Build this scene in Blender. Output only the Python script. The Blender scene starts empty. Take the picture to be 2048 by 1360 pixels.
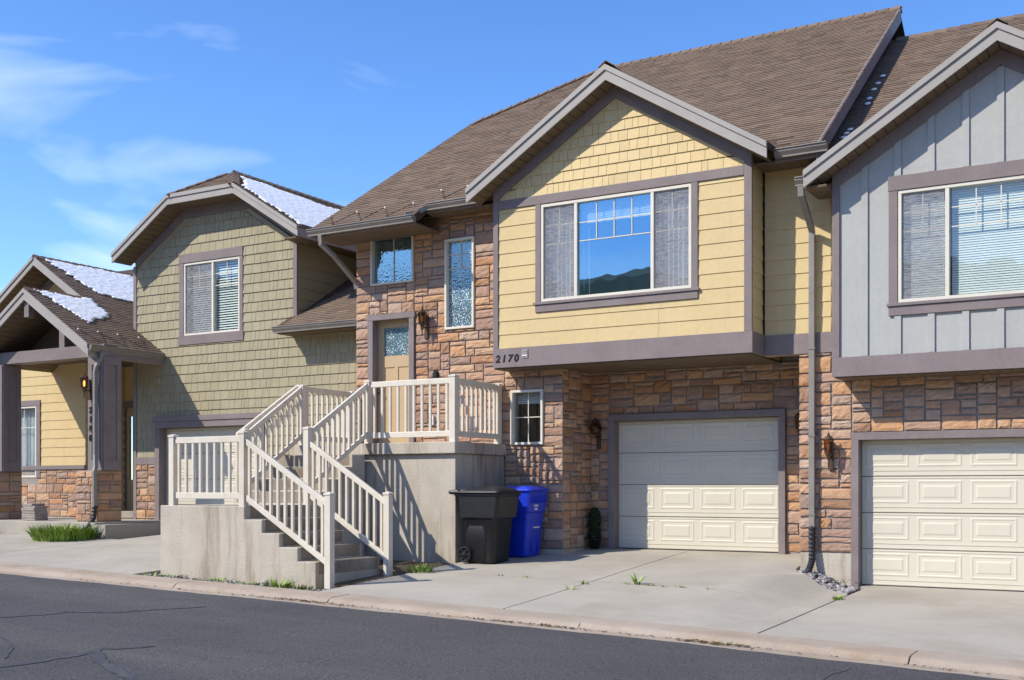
import bpy, math, random
from mathutils import Vector, Matrix
from mathutils import noise as mnoise
RND = random.Random(11)
S = bpy.context.scene
COL = S.collection
V = Vector

# ------------------------------------------------------------------ camera, world, sun, exposure
PHI = math.radians(30.678); CAM_Z = 1.03
cam_d = bpy.data.cameras.new('camera'); cam = bpy.data.objects.new('camera', cam_d); COL.objects.link(cam)
cam.location = (0, 0, CAM_Z); cam.rotation_euler = (math.pi/2, 0, PHI)
cam_d.sensor_width = 36; cam_d.lens = 36*2300/2048; cam_d.shift_y = 294/2048
cam_d.clip_end = 3000; cam_d.clip_start = .1
S.camera = cam
SUN_DIR = V((.86, 1.0, -1.17)).normalized()
w = bpy.data.worlds.new('World'); S.world = w; w.use_nodes = True
nt = w.node_tree; nt.nodes.clear()
def wn(t, **k):
    n = nt.nodes.new(t)
    for a, b in k.items(): setattr(n, a, b)
    return n
sky = wn('ShaderNodeTexSky', sky_type='NISHITA', sun_disc=False)
sky.sun_elevation = math.asin(-SUN_DIR.z); sky.sun_rotation = math.atan2(-SUN_DIR.x, -SUN_DIR.y)
sky.air_density = 1.0; sky.dust_density = .6; sky.ozone_density = 2.5; sky.altitude = 1900
tc = wn('ShaderNodeTexCoord'); mp = wn('ShaderNodeMapping'); mp.inputs['Scale'].default_value = (1.0, 1.6, 5.0); mp.inputs['Location'].default_value = (.35, .2, .0)
nz = wn('ShaderNodeTexNoise'); nz.inputs['Scale'].default_value = 1.7; nz.inputs['Detail'].default_value = 5; nz.inputs['Roughness'].default_value = .5; nz.inputs['Distortion'].default_value = .5
rp = wn('ShaderNodeValToRGB'); rp.color_ramp.elements[0].position = .50; rp.color_ramp.elements[1].position = .80
rp.color_ramp.elements[1].color = (.62, .62, .62, 1)
sc = wn('ShaderNodeMix', data_type='RGBA'); sc.inputs['B'].default_value = (7.0, 7.3, 7.8, 1)
hs = wn('ShaderNodeHueSaturation'); hs.inputs['Saturation'].default_value = 1.22; hs.inputs['Hue'].default_value = .507
bg = wn('ShaderNodeBackground'); bg.inputs['Strength'].default_value = .15
wo = wn('ShaderNodeOutputWorld')
nt.links.new(tc.outputs['Generated'], mp.inputs['Vector']); nt.links.new(mp.outputs[0], nz.inputs['Vector'])
nt.links.new(nz.outputs['Fac'], rp.inputs[0]); nt.links.new(rp.outputs[0], sc.inputs['Factor'])
nt.links.new(sky.outputs[0], hs.inputs['Color']); nt.links.new(hs.outputs[0], sc.inputs['A'])
nt.links.new(sc.outputs['Result'], bg.inputs[0]); nt.links.new(bg.outputs[0], wo.inputs[0])
sun_d = bpy.data.lights.new('sun', 'SUN'); sun_d.energy = 3.0; sun_d.angle = math.radians(.5); sun_d.color = (1, .93, .81)
sun = bpy.data.objects.new('sun', sun_d); COL.objects.link(sun)
sun.rotation_euler = SUN_DIR.to_track_quat('-Z', 'Y').to_euler(); sun.location = (-20, -20, 30)
S.view_settings.view_transform = 'Standard'; S.view_settings.look = 'None'
S.view_settings.exposure = .84; S.view_settings.gamma = 1; S.view_settings.use_curve_mapping = False

# ------------------------------------------------------------------ materials
MATS = {}
def ramp_node(N, L, fac, cols):
    r = N.new('ShaderNodeValToRGB'); e = r.color_ramp.elements
    while len(e) < len(cols): e.new(.5)
    for i, cc in enumerate(cols):
        e[i].position = i/max(1, len(cols)-1); e[i].color = (*cc, 1)
    if len(cols) > 4: r.color_ramp.interpolation = 'LINEAR'
    L.new(fac, r.inputs[0]); return r.outputs[0]
def M(name, c, c2=None, sc=3, rough=.75, bump=0, bsc=60, tint=None, c3=None, sc3=.6, stretch=(1, 1, 1), spec=.3, metal=0, amt=1.0, fine=None, st3=None, bstretch=(1,1,1)):
    if name in MATS: return MATS[name]
    m = bpy.data.materials.new(name); m.use_nodes = True; N = m.node_tree.nodes; L = m.node_tree.links
    p = N['Principled BSDF']; p.inputs['Roughness'].default_value = rough; p.inputs['Specular IOR Level'].default_value = spec; p.inputs['Metallic'].default_value = metal
    g = N.new('ShaderNodeNewGeometry')
    def noise(scale, st, detail=6, rgh=.6):
        mp = N.new('ShaderNodeMapping'); mp.inputs['Scale'].default_value = st; L.new(g.outputs['Position'], mp.inputs[0])
        n = N.new('ShaderNodeTexNoise'); n.inputs['Scale'].default_value = scale; n.inputs['Detail'].default_value = detail; n.inputs['Roughness'].default_value = rgh
        L.new(mp.outputs[0], n.inputs['Vector']); return n.outputs['Fac']
    def rng(fac, a, b, lo=0, hi=1):
        r = N.new('ShaderNodeMapRange'); r.inputs[1].default_value = a; r.inputs[2].default_value = b; r.inputs[3].default_value = lo; r.inputs[4].default_value = hi; L.new(fac, r.inputs[0]); return r.outputs[0]
    if tint:
        at = N.new('ShaderNodeAttribute'); at.attribute_name = 'tint'; colr = ramp_node(N, L, at.outputs['Fac'], tint)
    else:
        rgb = N.new('ShaderNodeRGB'); rgb.outputs[0].default_value = (*c, 1); colr = rgb.outputs[0]
    def mixc(a, bcol, fac):
        mx = N.new('ShaderNodeMix'); mx.data_type = 'RGBA'; L.new(a, mx.inputs['A']); L.new(fac, mx.inputs['Factor'])
        if isinstance(bcol, tuple): mx.inputs['B'].default_value = (*bcol, 1)
        else: L.new(bcol, mx.inputs['B'])
        return mx.outputs['Result']
    if c2: colr = mixc(colr, c2, rng(noise(sc, stretch), .38, .68, 0, amt))
    if c3: colr = mixc(colr, c3, rng(noise(sc3, st3 or stretch, 8, .65), .5, .72, 0, amt))
    if fine:      # fine speckle that scales the colour
        f = rng(noise(fine[0], (1, 1, 1), 2, .8), .3, .7, 1-fine[1], 1+fine[1])
        mx = N.new('ShaderNodeVectorMath'); mx.operation = 'SCALE'; L.new(colr, mx.inputs[0]); L.new(f, mx.inputs['Scale']); colr = mx.outputs[0]
    L.new(colr, p.inputs['Base Color'])
    if bump:
        b = N.new('ShaderNodeBump'); b.inputs['Strength'].default_value = 1; b.inputs['Distance'].default_value = bump
        L.new(noise(bsc, bstretch, 8, .65), b.inputs['Height']); L.new(b.outputs[0], p.inputs['Normal'])
    MATS[name] = m; return m
STONE_T = [(.42, .215, .105), (.54, .29, .14), (.57, .37, .225), (.43, .275, .20), (.27, .175, .14), (.53, .39, .29), (.38, .19, .09), (.33, .25, .215), (.58, .32, .15), (.48, .30, .21), (.30, .165, .09), (.40, .29, .235)]
M('stone', (.4, .25, .15), tint=STONE_T, c2=(.34, .21, .15), sc=7, amt=.45, c3=(.58, .44, .34), sc3=11, rough=.9, bump=.010, bsc=22, fine=(90, .18))
M('mortar', (.33, .295, .26), c2=(.26, .235, .21), sc=12, rough=.95, bump=.006, bsc=120)
M('yellow', (.63, .485, .245), c2=(.585, .445, .22), sc=1.2, c3=(.56, .43, .225), sc3=1.4, st3=(4, 4, .35), amt=.7, rough=.6, bump=.0022, bsc=30, bstretch=(.6, .6, 12), fine=(14, .04))
M('green', (.34, .298, .19), tint=[(.31, .272, .17), (.37, .325, .21), (.34, .297, .185)], c2=(.31, .27, .17), sc=2, rough=.65, bump=.002, bsc=40, bstretch=(8, 8, .8), fine=(20, .06))
M('yshingle', (.72, .56, .27), tint=[(.59, .452, .225), (.665, .515, .262), (.63, .48, .24)], rough=.6, bump=.002, bsc=40, bstretch=(8, 8, .8), fine=(16, .05))
M('greenlap', (.31, .275, .17), c2=(.28, .25, .155), sc=1.5, rough=.65, bump=.002, bsc=30, bstretch=(.6, .6, 12))
M('greyboard', (.42, .425, .40), c2=(.39, .395, .37), sc=1.5, c3=(.37, .375, .35), sc3=1.2, st3=(4, 4, .3), amt=.7, rough=.6, bump=.0022, bsc=30, bstretch=(12, 12, .6), fine=(14, .04))
M('trim', (.225, .186, .180), c2=(.195, .16, .156), sc=2.5, c3=(.25, .21, .20), sc3=1.3, rough=.6, bump=.002, bsc=26, bstretch=(1, 1, 9), fine=(18, .06))
M('fascia', (.37, .345, .315), c2=(.33, .305, .275), sc=2, rough=.5, bump=.001, bsc=20)
M('gutter', (.24, .212, .18), c2=(.20, .176, .15), sc=4, rough=.38, spec=.5)
M('downspout', (.26, .238, .215), c2=(.21, .19, .17), sc=3, rough=.4, spec=.5)
M('soffit', (.165, .118, .074), c2=(.14, .10, .062), sc=3, rough=.7)
M('roof', (.16, .11, .08), tint=[(.14, .105, .08), (.205, .152, .113), (.17, .128, .098), (.245, .172, .12), (.15, .113, .088), (.22, .157, .112), (.185, .142, .11)], c2=(.17, .122, .095), sc=2.2, amt=.5, rough=.95, bump=.004, bsc=160, fine=(180, .35), spec=.1)
M('roofbase', (.10, .072, .055), c2=(.07, .05, .04), sc=6, rough=.95, fine=(150, .3), spec=.1)
M('white_trim', (.70, .66, .56), c2=(.66, .61, .51), sc=4, rough=.45, spec=.4)
M('vinyl', (.70, .64, .53), c2=(.65, .59, .485), sc=2.5, c3=(.58, .50, .38), sc3=2.2, amt=.7, rough=.42, spec=.4, fine=(9, .03))
M('doorcream', (.64, .595, .475), c2=(.60, .555, .44), sc=1.3, rough=.45, spec=.35, bump=.0008, bsc=50, bstretch=(1, 1, 8))
M('doortan', (.53, .385, .225), c2=(.50, .36, .205), sc=2, rough=.5)
M('concrete', (.41, .375, .315), c2=(.35, .32, .265), sc=.9, c3=(.30, .255, .20), sc3=.35, rough=.9, bump=.002, bsc=130, fine=(75, .10))
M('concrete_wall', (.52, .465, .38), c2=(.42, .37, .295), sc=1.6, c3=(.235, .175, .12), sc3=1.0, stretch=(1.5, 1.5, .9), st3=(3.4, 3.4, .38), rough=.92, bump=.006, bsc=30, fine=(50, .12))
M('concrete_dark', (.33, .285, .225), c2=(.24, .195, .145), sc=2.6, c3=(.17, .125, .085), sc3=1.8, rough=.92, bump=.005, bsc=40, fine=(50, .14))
M('kerb', (.39, .325, .26), c2=(.33, .265, .205), sc=1.6, c3=(.31, .225, .15), sc3=1.2, rough=.92, bump=.006, bsc=60, fine=(70, .14))
M('asphalt', (.088, .085, .086), c2=(.068, .066, .07), sc=.5, c3=(.112, .106, .102), sc3=.5, st3=(.18, 1.1, 1), rough=.92, bump=.008, bsc=120, fine=(55, .7), spec=.2)
M('tar', (.05, .05, .055), c2=(.085, .084, .088), sc=5, rough=.6)
M('soil', (.15, .11, .075), c2=(.10, .075, .05), sc=8, rough=1, bump=.02, bsc=40, fine=(60, .3))
M('groundfar', (.36, .30, .20), c2=(.30, .26, .165), sc=.05, rough=1)  # mostly unseen ground; colour lightened and warmed to bounce fill onto shaded walls
M('hill', (.035, .062, .05), c2=(.06, .075, .05), sc=.03, c3=(.02, .038, .035), sc3=.05, rough=1)
M('gravel', (.30, .28, .26), tint=[(.12, .12, .125), (.30, .30, .31), (.42, .40, .37), (.22, .20, .19), (.36, .34, .33)], rough=.8, fine=(80, .2))
M('black_plastic', (.014, .015, .018), c2=(.02, .021, .023), sc=6, c3=(.05, .05, .048), sc3=5, stretch=(1, 1, 6), amt=.4, rough=.45, spec=.4, bump=.001, bsc=60)
M('blue_plastic', (.012, .045, .58), c2=(.010, .035, .48), sc=4, rough=.38, spec=.45)
M('rubber', (.012, .012, .013), rough=.7)
M('hose', (.022, .022, .028), rough=.5, spec=.4)
M('bronze', (.12, .078, .052), c2=(.075, .05, .035), sc=20, rough=.45, metal=.5, spec=.5)
M('black_metal', (.015, .014, .014), rough=.5)
M('digit', (.012, .010, .010), rough=.5)
M('snow', (.90, .90, .90), rough=.6, bump=.01, bsc=12)
M('leaf', (.14, .26, .03), tint=[(.10, .20, .022), (.24, .38, .045), (.17, .30, .033), (.30, .42, .075), (.32, .34, .11)], rough=.55)
M('darkleaf', (.02, .035, .012), tint=[(.012, .022, .009), (.03, .05, .017), (.02, .034, .012)], rough=.6)
M('dryleaf', (.16, .10, .05), tint=[(.18, .12, .06), (.09, .05, .03), (.24, .18, .10)], rough=.9)
M('pot', (.02, .02, .02), rough=.6)
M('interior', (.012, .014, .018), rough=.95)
M('blind', (.78, .80, .76), c2=(.72, .74, .70), sc=3, rough=.6)
M('curtain', (.72, .71, .72), c2=(.55, .55, .57), sc=7, stretch=(3, 3, .6), rough=.9, bump=.004, bsc=20)
M('paver', (.36, .31, .27), c2=(.29, .25, .22), sc=7, rough=.9, fine=(60, .1))
M('white_plastic', (.75, .74, .70), rough=.4)
M('cable', (.02, .018, .016), rough=.6)
def emis(name, col, st):
    m = bpy.data.materials.new(name); m.use_nodes = True; p = m.node_tree.nodes['Principled BSDF']
    p.inputs['Base Color'].default_value = (*col, 1); p.inputs['Emission Color'].default_value = (*col, 1); p.inputs['Emission Strength'].default_value = st; MATS[name] = m
emis('bulb', (1, .62, .25), 2.5)
def glass(name, refl=.5, tintc=(.85, .92, .95), rough=.0, wav=.0, spots=0):
    m = bpy.data.materials.new(name); m.use_nodes = True; N = m.node_tree.nodes; L = m.node_tree.links; N.clear()
    o = N.new('ShaderNodeOutputMaterial'); gl = N.new('ShaderNodeBsdfGlossy'); gl.inputs['Roughness'].default_value = rough; gl.inputs['Color'].default_value = (*tintc, 1)
    tr = N.new('ShaderNodeBsdfTransparent'); tr.inputs[0].default_value = (.92, .955, .955, 1)
    mx = N.new('ShaderNodeMixShader')
    lw = N.new('ShaderNodeLayerWeight'); lw.inputs['Blend'].default_value = .5; pw = N.new('ShaderNodeMath'); pw.operation = 'POWER'; pw.inputs[1].default_value = 4; L.new(lw.outputs['Facing'], pw.inputs[0])
    mr = N.new('ShaderNodeMapRange'); mr.inputs[3].default_value = refl; mr.inputs[4].default_value = 1; L.new(pw.outputs[0], mr.inputs[0]); L.new(mr.outputs[0], mx.inputs[0])
    L.new(tr.outputs[0], mx.inputs[1]); L.new(gl.outputs[0], mx.inputs[2])
    g = N.new('ShaderNodeNewGeometry'); out = mx.outputs[0]
    if wav:
        n = N.new('ShaderNodeTexNoise'); n.inputs['Scale'].default_value = 1.3; L.new(g.outputs['Position'], n.inputs['Vector'])
        b = N.new('ShaderNodeBump'); b.inputs['Distance'].default_value = wav; L.new(n.outputs['Fac'], b.inputs['Height']); L.new(b.outputs[0], gl.inputs['Normal'])
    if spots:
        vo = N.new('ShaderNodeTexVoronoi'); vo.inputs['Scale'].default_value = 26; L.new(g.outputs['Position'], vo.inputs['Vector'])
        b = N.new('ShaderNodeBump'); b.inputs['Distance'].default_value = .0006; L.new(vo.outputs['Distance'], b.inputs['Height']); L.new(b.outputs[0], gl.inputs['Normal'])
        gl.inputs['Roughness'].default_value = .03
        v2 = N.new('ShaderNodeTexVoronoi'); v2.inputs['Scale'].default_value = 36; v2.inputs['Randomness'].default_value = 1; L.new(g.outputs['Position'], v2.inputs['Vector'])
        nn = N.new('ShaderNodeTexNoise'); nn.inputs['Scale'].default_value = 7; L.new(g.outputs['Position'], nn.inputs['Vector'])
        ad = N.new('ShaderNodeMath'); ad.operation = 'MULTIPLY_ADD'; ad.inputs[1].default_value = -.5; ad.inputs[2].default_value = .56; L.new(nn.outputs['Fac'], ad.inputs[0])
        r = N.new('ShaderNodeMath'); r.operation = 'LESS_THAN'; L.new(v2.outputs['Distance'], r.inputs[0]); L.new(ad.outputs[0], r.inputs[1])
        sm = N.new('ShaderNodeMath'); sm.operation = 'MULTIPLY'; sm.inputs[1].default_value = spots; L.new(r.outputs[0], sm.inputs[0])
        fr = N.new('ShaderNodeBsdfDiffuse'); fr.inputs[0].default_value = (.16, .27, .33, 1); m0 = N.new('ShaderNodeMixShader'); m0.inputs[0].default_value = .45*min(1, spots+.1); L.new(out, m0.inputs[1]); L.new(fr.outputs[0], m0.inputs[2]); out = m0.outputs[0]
        df = N.new('ShaderNodeBsdfDiffuse'); df.inputs[0].default_value = (.70, .77, .80, 1)  # pale diffuse dots: sun glints painted into the glass colour
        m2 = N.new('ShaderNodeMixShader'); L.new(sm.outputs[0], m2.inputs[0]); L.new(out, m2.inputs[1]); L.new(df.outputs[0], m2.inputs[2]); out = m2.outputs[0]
    L.new(out, o.inputs[0]); MATS[name] = m
glass('glass', .24, (.50, .80, 1.0), 0, .002)
glass('glass_soft', .05, (.9, .95, 1.0), .0, .004)
glass('glass_pebble_painted_glints', .28, (.62, .88, .95), .05, 0, .9)
glass('glass_painted_glints', .26, (.62, .88, .95), .03, 0, .10)  # same painted sun glints, much fainter
glass('lamp_glass', .06, (1, .8, .6), .1)
MATS['lamp_glass'].node_tree.nodes['Transparent BSDF'].inputs[0].default_value = (.55, .36, .2, 1)
def screen(name, op, col):
    m = bpy.data.materials.new(name); m.use_nodes = True; N = m.node_tree.nodes; L = m.node_tree.links; N.clear()
    o = N.new('ShaderNodeOutputMaterial'); d = N.new('ShaderNodeBsdfDiffuse'); t = N.new('ShaderNodeBsdfTransparent'); mx = N.new('ShaderNodeMixShader')
    g = N.new('ShaderNodeNewGeometry'); mp = N.new('ShaderNodeMapping'); mp.inputs['Scale'].default_value = (2, 2, 14); L.new(g.outputs['Position'], mp.inputs[0])
    n = N.new('ShaderNodeTexNoise'); n.inputs['Scale'].default_value = 5; n.inputs['Detail'].default_value = 6; L.new(mp.outputs[0], n.inputs['Vector'])
    mr = N.new('ShaderNodeMapRange'); mr.inputs[1].default_value = .35; mr.inputs[2].default_value = .65; mr.inputs[3].default_value = op-.18; mr.inputs[4].default_value = op+.18
    L.new(n.outputs['Fac'], mr.inputs[0]); L.new(mr.outputs[0], mx.inputs[0]); d.inputs[0].default_value = (*col, 1)
    L.new(t.outputs[0], mx.inputs[1]); L.new(d.outputs[0], mx.inputs[2]); L.new(mx.outputs[0], o.inputs[0]); MATS[name] = m
screen('screen', .26, (.42, .415, .43))

# ------------------------------------------------------------------ mesh helpers
class Frame:                                    # right handed: u x v = n (outward)
    def __init__(s, o, u, v, n): s.o, s.u, s.v, s.n = V(o), V(u), V(v), V(n)
    def p(s, u, v, n=0): return s.o + s.u*u + s.v*v + s.n*n
def front(Y): return Frame((0, Y, 0), (1, 0, 0), (0, 0, 1), (0, -1, 0))
def rside(X): return Frame((X, 0, 0), (0, 1, 0), (0, 0, 1), (1, 0, 0))
WORLD = Frame((0, 0, 0), (1, 0, 0), (0, 1, 0), (0, 0, 1))
BOXF = [(0, 1, 2, 3), (7, 6, 5, 4), (0, 4, 5, 1), (1, 5, 6, 2), (2, 6, 7, 3), (3, 7, 4, 0)]
class MB:
    def __init__(s): s.v = []; s.f = []; s.t = []
    def add(s, vs, fs, t=.5):
        o = len(s.v); s.v += [V(a) for a in vs]; s.f += [tuple(i+o for i in f) for f in fs]; s.t += [t]*len(fs); return s
    def box(s, x0, x1, y0, y1, z0, z1, t=.5):
        if x0 > x1: x0, x1 = x1, x0
        if y0 > y1: y0, y1 = y1, y0
        if z0 > z1: z0, z1 = z1, z0
        return s.add([(x0, y0, z1), (x1, y0, z1), (x1, y1, z1), (x0, y1, z1), (x0, y0, z0), (x1, y0, z0), (x1, y1, z0), (x0, y1, z0)], BOXF, t)
    def fbox(s, F, u0, u1, v0, v1, n0, n1, t=.5):     # box in a frame, n1 is the outer face
        return s.add([F.p(u0, v0, n1), F.p(u1, v0, n1), F.p(u1, v1, n1), F.p(u0, v1, n1), F.p(u0, v0, n0), F.p(u1, v0, n0), F.p(u1, v1, n0), F.p(u0, v1, n0)], BOXF, t)
    def prism(s, F, poly, n0, n1, t=.5):              # polygon (u,v) CCW extruded n0..n1
        k = len(poly); vs = [F.p(a, b, n1) for a, b in poly]+[F.p(a, b, n0) for a, b in poly]
        fs = [tuple(range(k)), tuple(reversed(range(k, 2*k)))]+[(i, i+k, (i+1) % k+k, (i+1) % k) for i in range(k)]
        return s.add(vs, fs, t)
    def bar(s, a, b, wd, ht, up=(0, 0, 1), t=.5):     # bar from a to b, vertical ends kept plumb
        a, b = V(a), V(b); d = (b-a); sd = d.cross(V(up)).normalized()*wd/2; u = V(up)*ht/2
        vs = [a-sd+u, b-sd+u, b+sd+u, a+sd+u, a-sd-u, b-sd-u, b+sd-u, a+sd-u]
        return s.add(vs, [(0, 3, 2, 1), (4, 5, 6, 7), (0, 1, 5, 4), (1, 2, 6, 5), (2, 3, 7, 6), (3, 0, 4, 7)], t)
    def sweep(s, path, prof, up=(0, 0, 1), closed=True, t=.5, cap=True):   # profile (a,b): a sideways, b up
        up = V(up); n = len(path); k = len(prof); rings = []
        P = [V(p) for p in path]
        for i in range(n):
            d = (P[min(i+1, n-1)]-P[max(i-1, 0)]).normalized(); sd = d.cross(up)
            sd = sd.normalized() if sd.length > 1e-4 else V((1, 0, 0)); uu = sd.cross(d).normalized()
            rings.append([P[i]+sd*a+uu*b for a, b in prof])
        vs = [q for r in rings for q in r]; fs = []
        for i in range(n-1):
            for j in range(k if closed else k-1):
                j2 = (j+1) % k; fs.append((i*k+j, i*k+j2, (i+1)*k+j2, (i+1)*k+j))
        if cap and closed: fs += [tuple(reversed(range(k))), tuple(range((n-1)*k, n*k))]
        return s.add(vs, fs, t)
    def tube(s, path, r, k=8, up=(0, 0, 1), t=.5):
        return s.sweep(path, [(r*math.cos(2*math.pi*j/k), r*math.sin(2*math.pi*j/k)) for j in range(k)], up, t=t)
    def loft(s, loops, cap=True, t=.5):
        k = len(loops[0]); vs = [q for l in loops for q in l]; fs = []
        for i in range(len(loops)-1):
            for j in range(k):
                j2 = (j+1) % k; fs.append((i*k+j, i*k+j2, (i+1)*k+j2, (i+1)*k+j))
        if cap: fs += [tuple(reversed(range(k))), tuple(range((len(loops)-1)*k, len(loops)*k))]
        return s.add(vs, fs, t)
    def lathe(s, c, prof, k=12, axis=(0, 0, 1), t=.5):  # prof: (r, h)
        ax = V(axis).normalized(); a = ax.orthogonal().normalized(); b = ax.cross(a); c = V(c)
        return s.loft([[c+ax*h+(a*math.cos(2*math.pi*j/k)+b*math.sin(2*math.pi*j/k))*r for j in range(k)] for r, h in prof], True, t)
WL = {}
def tag(o, label=None, cat=None, group=None, kind=None):
    if label: o['label'] = label
    if cat: o['category'] = cat
    if group: o['group'] = group
    if kind: o['kind'] = kind
    return o
def mesh_of(name, mb, mat, smooth=False, org=None):
    me = bpy.data.meshes.new(name); vs = mb.v
    if org is None:
        lo = V([min(v[i] for v in vs) for i in range(3)]); hi = V([max(v[i] for v in vs) for i in range(3)])
        org = V(((lo.x+hi.x)/2, (lo.y+hi.y)/2, lo.z))
    me.from_pydata([tuple(v-org) for v in vs], [], mb.f)
    at = me.attributes.new('tint', 'FLOAT', 'FACE'); at.data.foreach_set('value', mb.t)
    me.materials.append(MATS[mat])
    if smooth: me.polygons.foreach_set('use_smooth', [True]*len(me.polygons))
    me.update(); return me, org
def place(o, wl, parent):
    COL.objects.link(o); wl = V(wl)
    if parent: o.parent = parent; o.location = wl-WL[parent.name]
    else: o.location = wl
    WL[o.name] = wl; return o
def obj(name, mb, mat, parent=None, smooth=False, bevel=0, **k):
    me, org = mesh_of(name, mb, mat, smooth)
    o = place(bpy.data.objects.new(name, me), org, parent)
    if bevel:
        b = o.modifiers.new('bevel', 'BEVEL'); b.width = bevel; b.segments = 2; b.limit_method = 'ANGLE'; b.angle_limit = math.radians(40)
    return tag(o, **k)
def thing(name, loc, label, cat, group=None):
    o = bpy.data.objects.new(name, None); o.empty_display_size = .2; place(o, loc, None); return tag(o, label, cat, group)
def inst(src, name, wl, parent, rz=0):
    o = bpy.data.objects.new(name, src); o.rotation_euler = (0, 0, rz); return place(o, wl, parent)

def clip(poly, half):                                 # half: list of (a,b,c) keeping a*u+b*v <= c
    for a, b, c in half:
        out = []; n = len(poly)
        for i in range(n):
            p, q = poly[i], poly[(i+1) % n]; dp = a*p[0]+b*p[1]-c; dq = a*q[0]+b*q[1]-c
            if dp <= 0: out.append(p)
            if (dp < 0 < dq) or (dq < 0 < dp):
                t = dp/(dp-dq); out.append((p[0]+t*(q[0]-p[0]), p[1]+t*(q[1]-p[1])))
        poly = out
        if len(poly) < 3: return []
    return poly
def halves(conv):                                     # convex CCW polygon -> half planes
    h = []
    for i in range(len(conv)):
        (x0, y0), (x1, y1) = conv[i], conv[(i+1) % len(conv)]; a, b = (y1-y0), -(x1-x0); h.append((a, b, a*x0+b*y0))
    return h
def area(p): return abs(sum(p[i][0]*p[(i+1) % len(p)][1]-p[(i+1) % len(p)][0]*p[i][1] for i in range(len(p))))/2
CAMP = V((0, 0, CAM_Z))
def lap(F, poly, v0, v1, nb, ntop, tint):             # lapped piece: thick at its lower edge
    k = len(poly); nn = lambda v: nb+(ntop-nb)*max(0, min(1, (v-v0)/(v1-v0)))
    vs = [F.p(a, b, nn(b)) for a, b in poly]+[F.p(a, b, 0) for a, b in poly]
    fs = [tuple(range(k))]+[(i, i+k, (i+1) % k+k, (i+1) % k) for i in range(k)]
    c = sum(vs, V())/len(vs); return (vs, fs, tint, area(poly)/(c-CAMP).length_squared)
def rects_minus(u0, u1, v0, v1, holes):               # horizontal strip minus hole intervals
    iv = [(u0, u1)]
    for a, b, c, d in holes:
        if c < v1-1e-4 and d > v0+1e-4:
            n = []
            for p, q in iv:
                if b <= p or a >= q: n.append((p, q))
                else:
                    if a > p: n.append((p, a))
                    if b < q: n.append((b, q))
            iv = n
    return iv
def planks(F, u0, u1, v0, v1, pitch, holes=(), conv=None, nb=.015, ntop=.004, maxlen=3.6, start=None):
    out = []; v = v0 if start is None else start; hv = halves(conv) if conv else []
    while v < v1-.01:
        ve = min(v+pitch, v1); cuts = sorted({v, ve}|{c for h in holes for c in h[2:] if v+.012 < c < ve-.012})
        for a, b in zip(cuts, cuts[1:]):
            for p, q in rects_minus(u0, u1, a, b, holes):
                x = p; first = True
                while x < q-.01:
                    e = min(q, x+(maxlen if not first else RND.uniform(.55, 1)*maxlen)); first = False
                    if q-e < .4: e = q
                    pl = clip([(x+.0015, max(a, v0)), (e-.0015, max(a, v0)), (e-.0015, b+.001), (x+.0015, b+.001)], hv)
                    if len(pl) > 2: out.append(lap(F, pl, v, ve, nb, ntop, RND.random()))
                    x = e
        v = ve
    return out
def shingles(F, u0, u1, v0, v1, expo, wr, holes=(), conv=None, nb=.02, ntop=.004, gap=.006, jag=0, start=None, uneven=0):
    out = []; hv = halves(conv) if conv else []; v = v0 if start is None else start; row = 0
    while v < v1-.005:
        ve = v+expo; u = u0-RND.uniform(0, wr[1])
        while u < u1:
            wd = RND.uniform(*wr); a, b = max(u, u0), min(u+wd-gap, u1); u += wd
            if b-a < .02: continue
            lo = max(v-(RND.random()*jag), v0); hi = min(ve+.004, v1); cuts = [(lo, hi)]
            seg = []
            for p, q in rects_minus(a, b, lo+.003, hi-.003, holes):
                seg.append((p, q, lo, hi))
            if len(seg) != 1 or abs(seg[0][1]-seg[0][0]-(b-a)) > 1e-4:   # touches a hole: keep also what is above or below it
                for h in holes:
                    if h[0] < b and h[1] > a:
                        if lo < h[2] < hi: seg.append((max(a, h[0]), min(b, h[1]), lo, h[2]))
                        if lo < h[3] < hi: seg.append((max(a, h[0]), min(b, h[1]), h[3], hi))
            for p, q, c, d in seg:
                if q-p < .015 or d-c < .012: continue
                pl = clip([(p, c), (q, c), (q, d), (p, d)], hv)
                if len(pl) > 2 and area(pl) > 2e-4: out.append(lap(F, pl, v, ve, nb+RND.random()*uneven, ntop, RND.random()))
        v = ve; row += 1
    return out
def emit(name, pieces, mat, parent, limit=290, smooth=False):
    pieces = sorted(pieces, key=lambda p: -p[3])
    for vs, fs, t, w_ in pieces[:limit]:
        mb = MB(); mb.add(vs, fs, t); obj(name, mb, mat, parent, smooth)
    rest = pieces[limit:]
    if rest:
        mb = MB()
        for vs, fs, t, w_ in rest: mb.add(vs, fs, t)
        obj(name+'_field', mb, mat, parent, smooth, kind='stuff')
def lines(a, b, step):
    n = max(1, round((b-a)/step)); return [a+(b-a)*i/n for i in range(n+1)]
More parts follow.
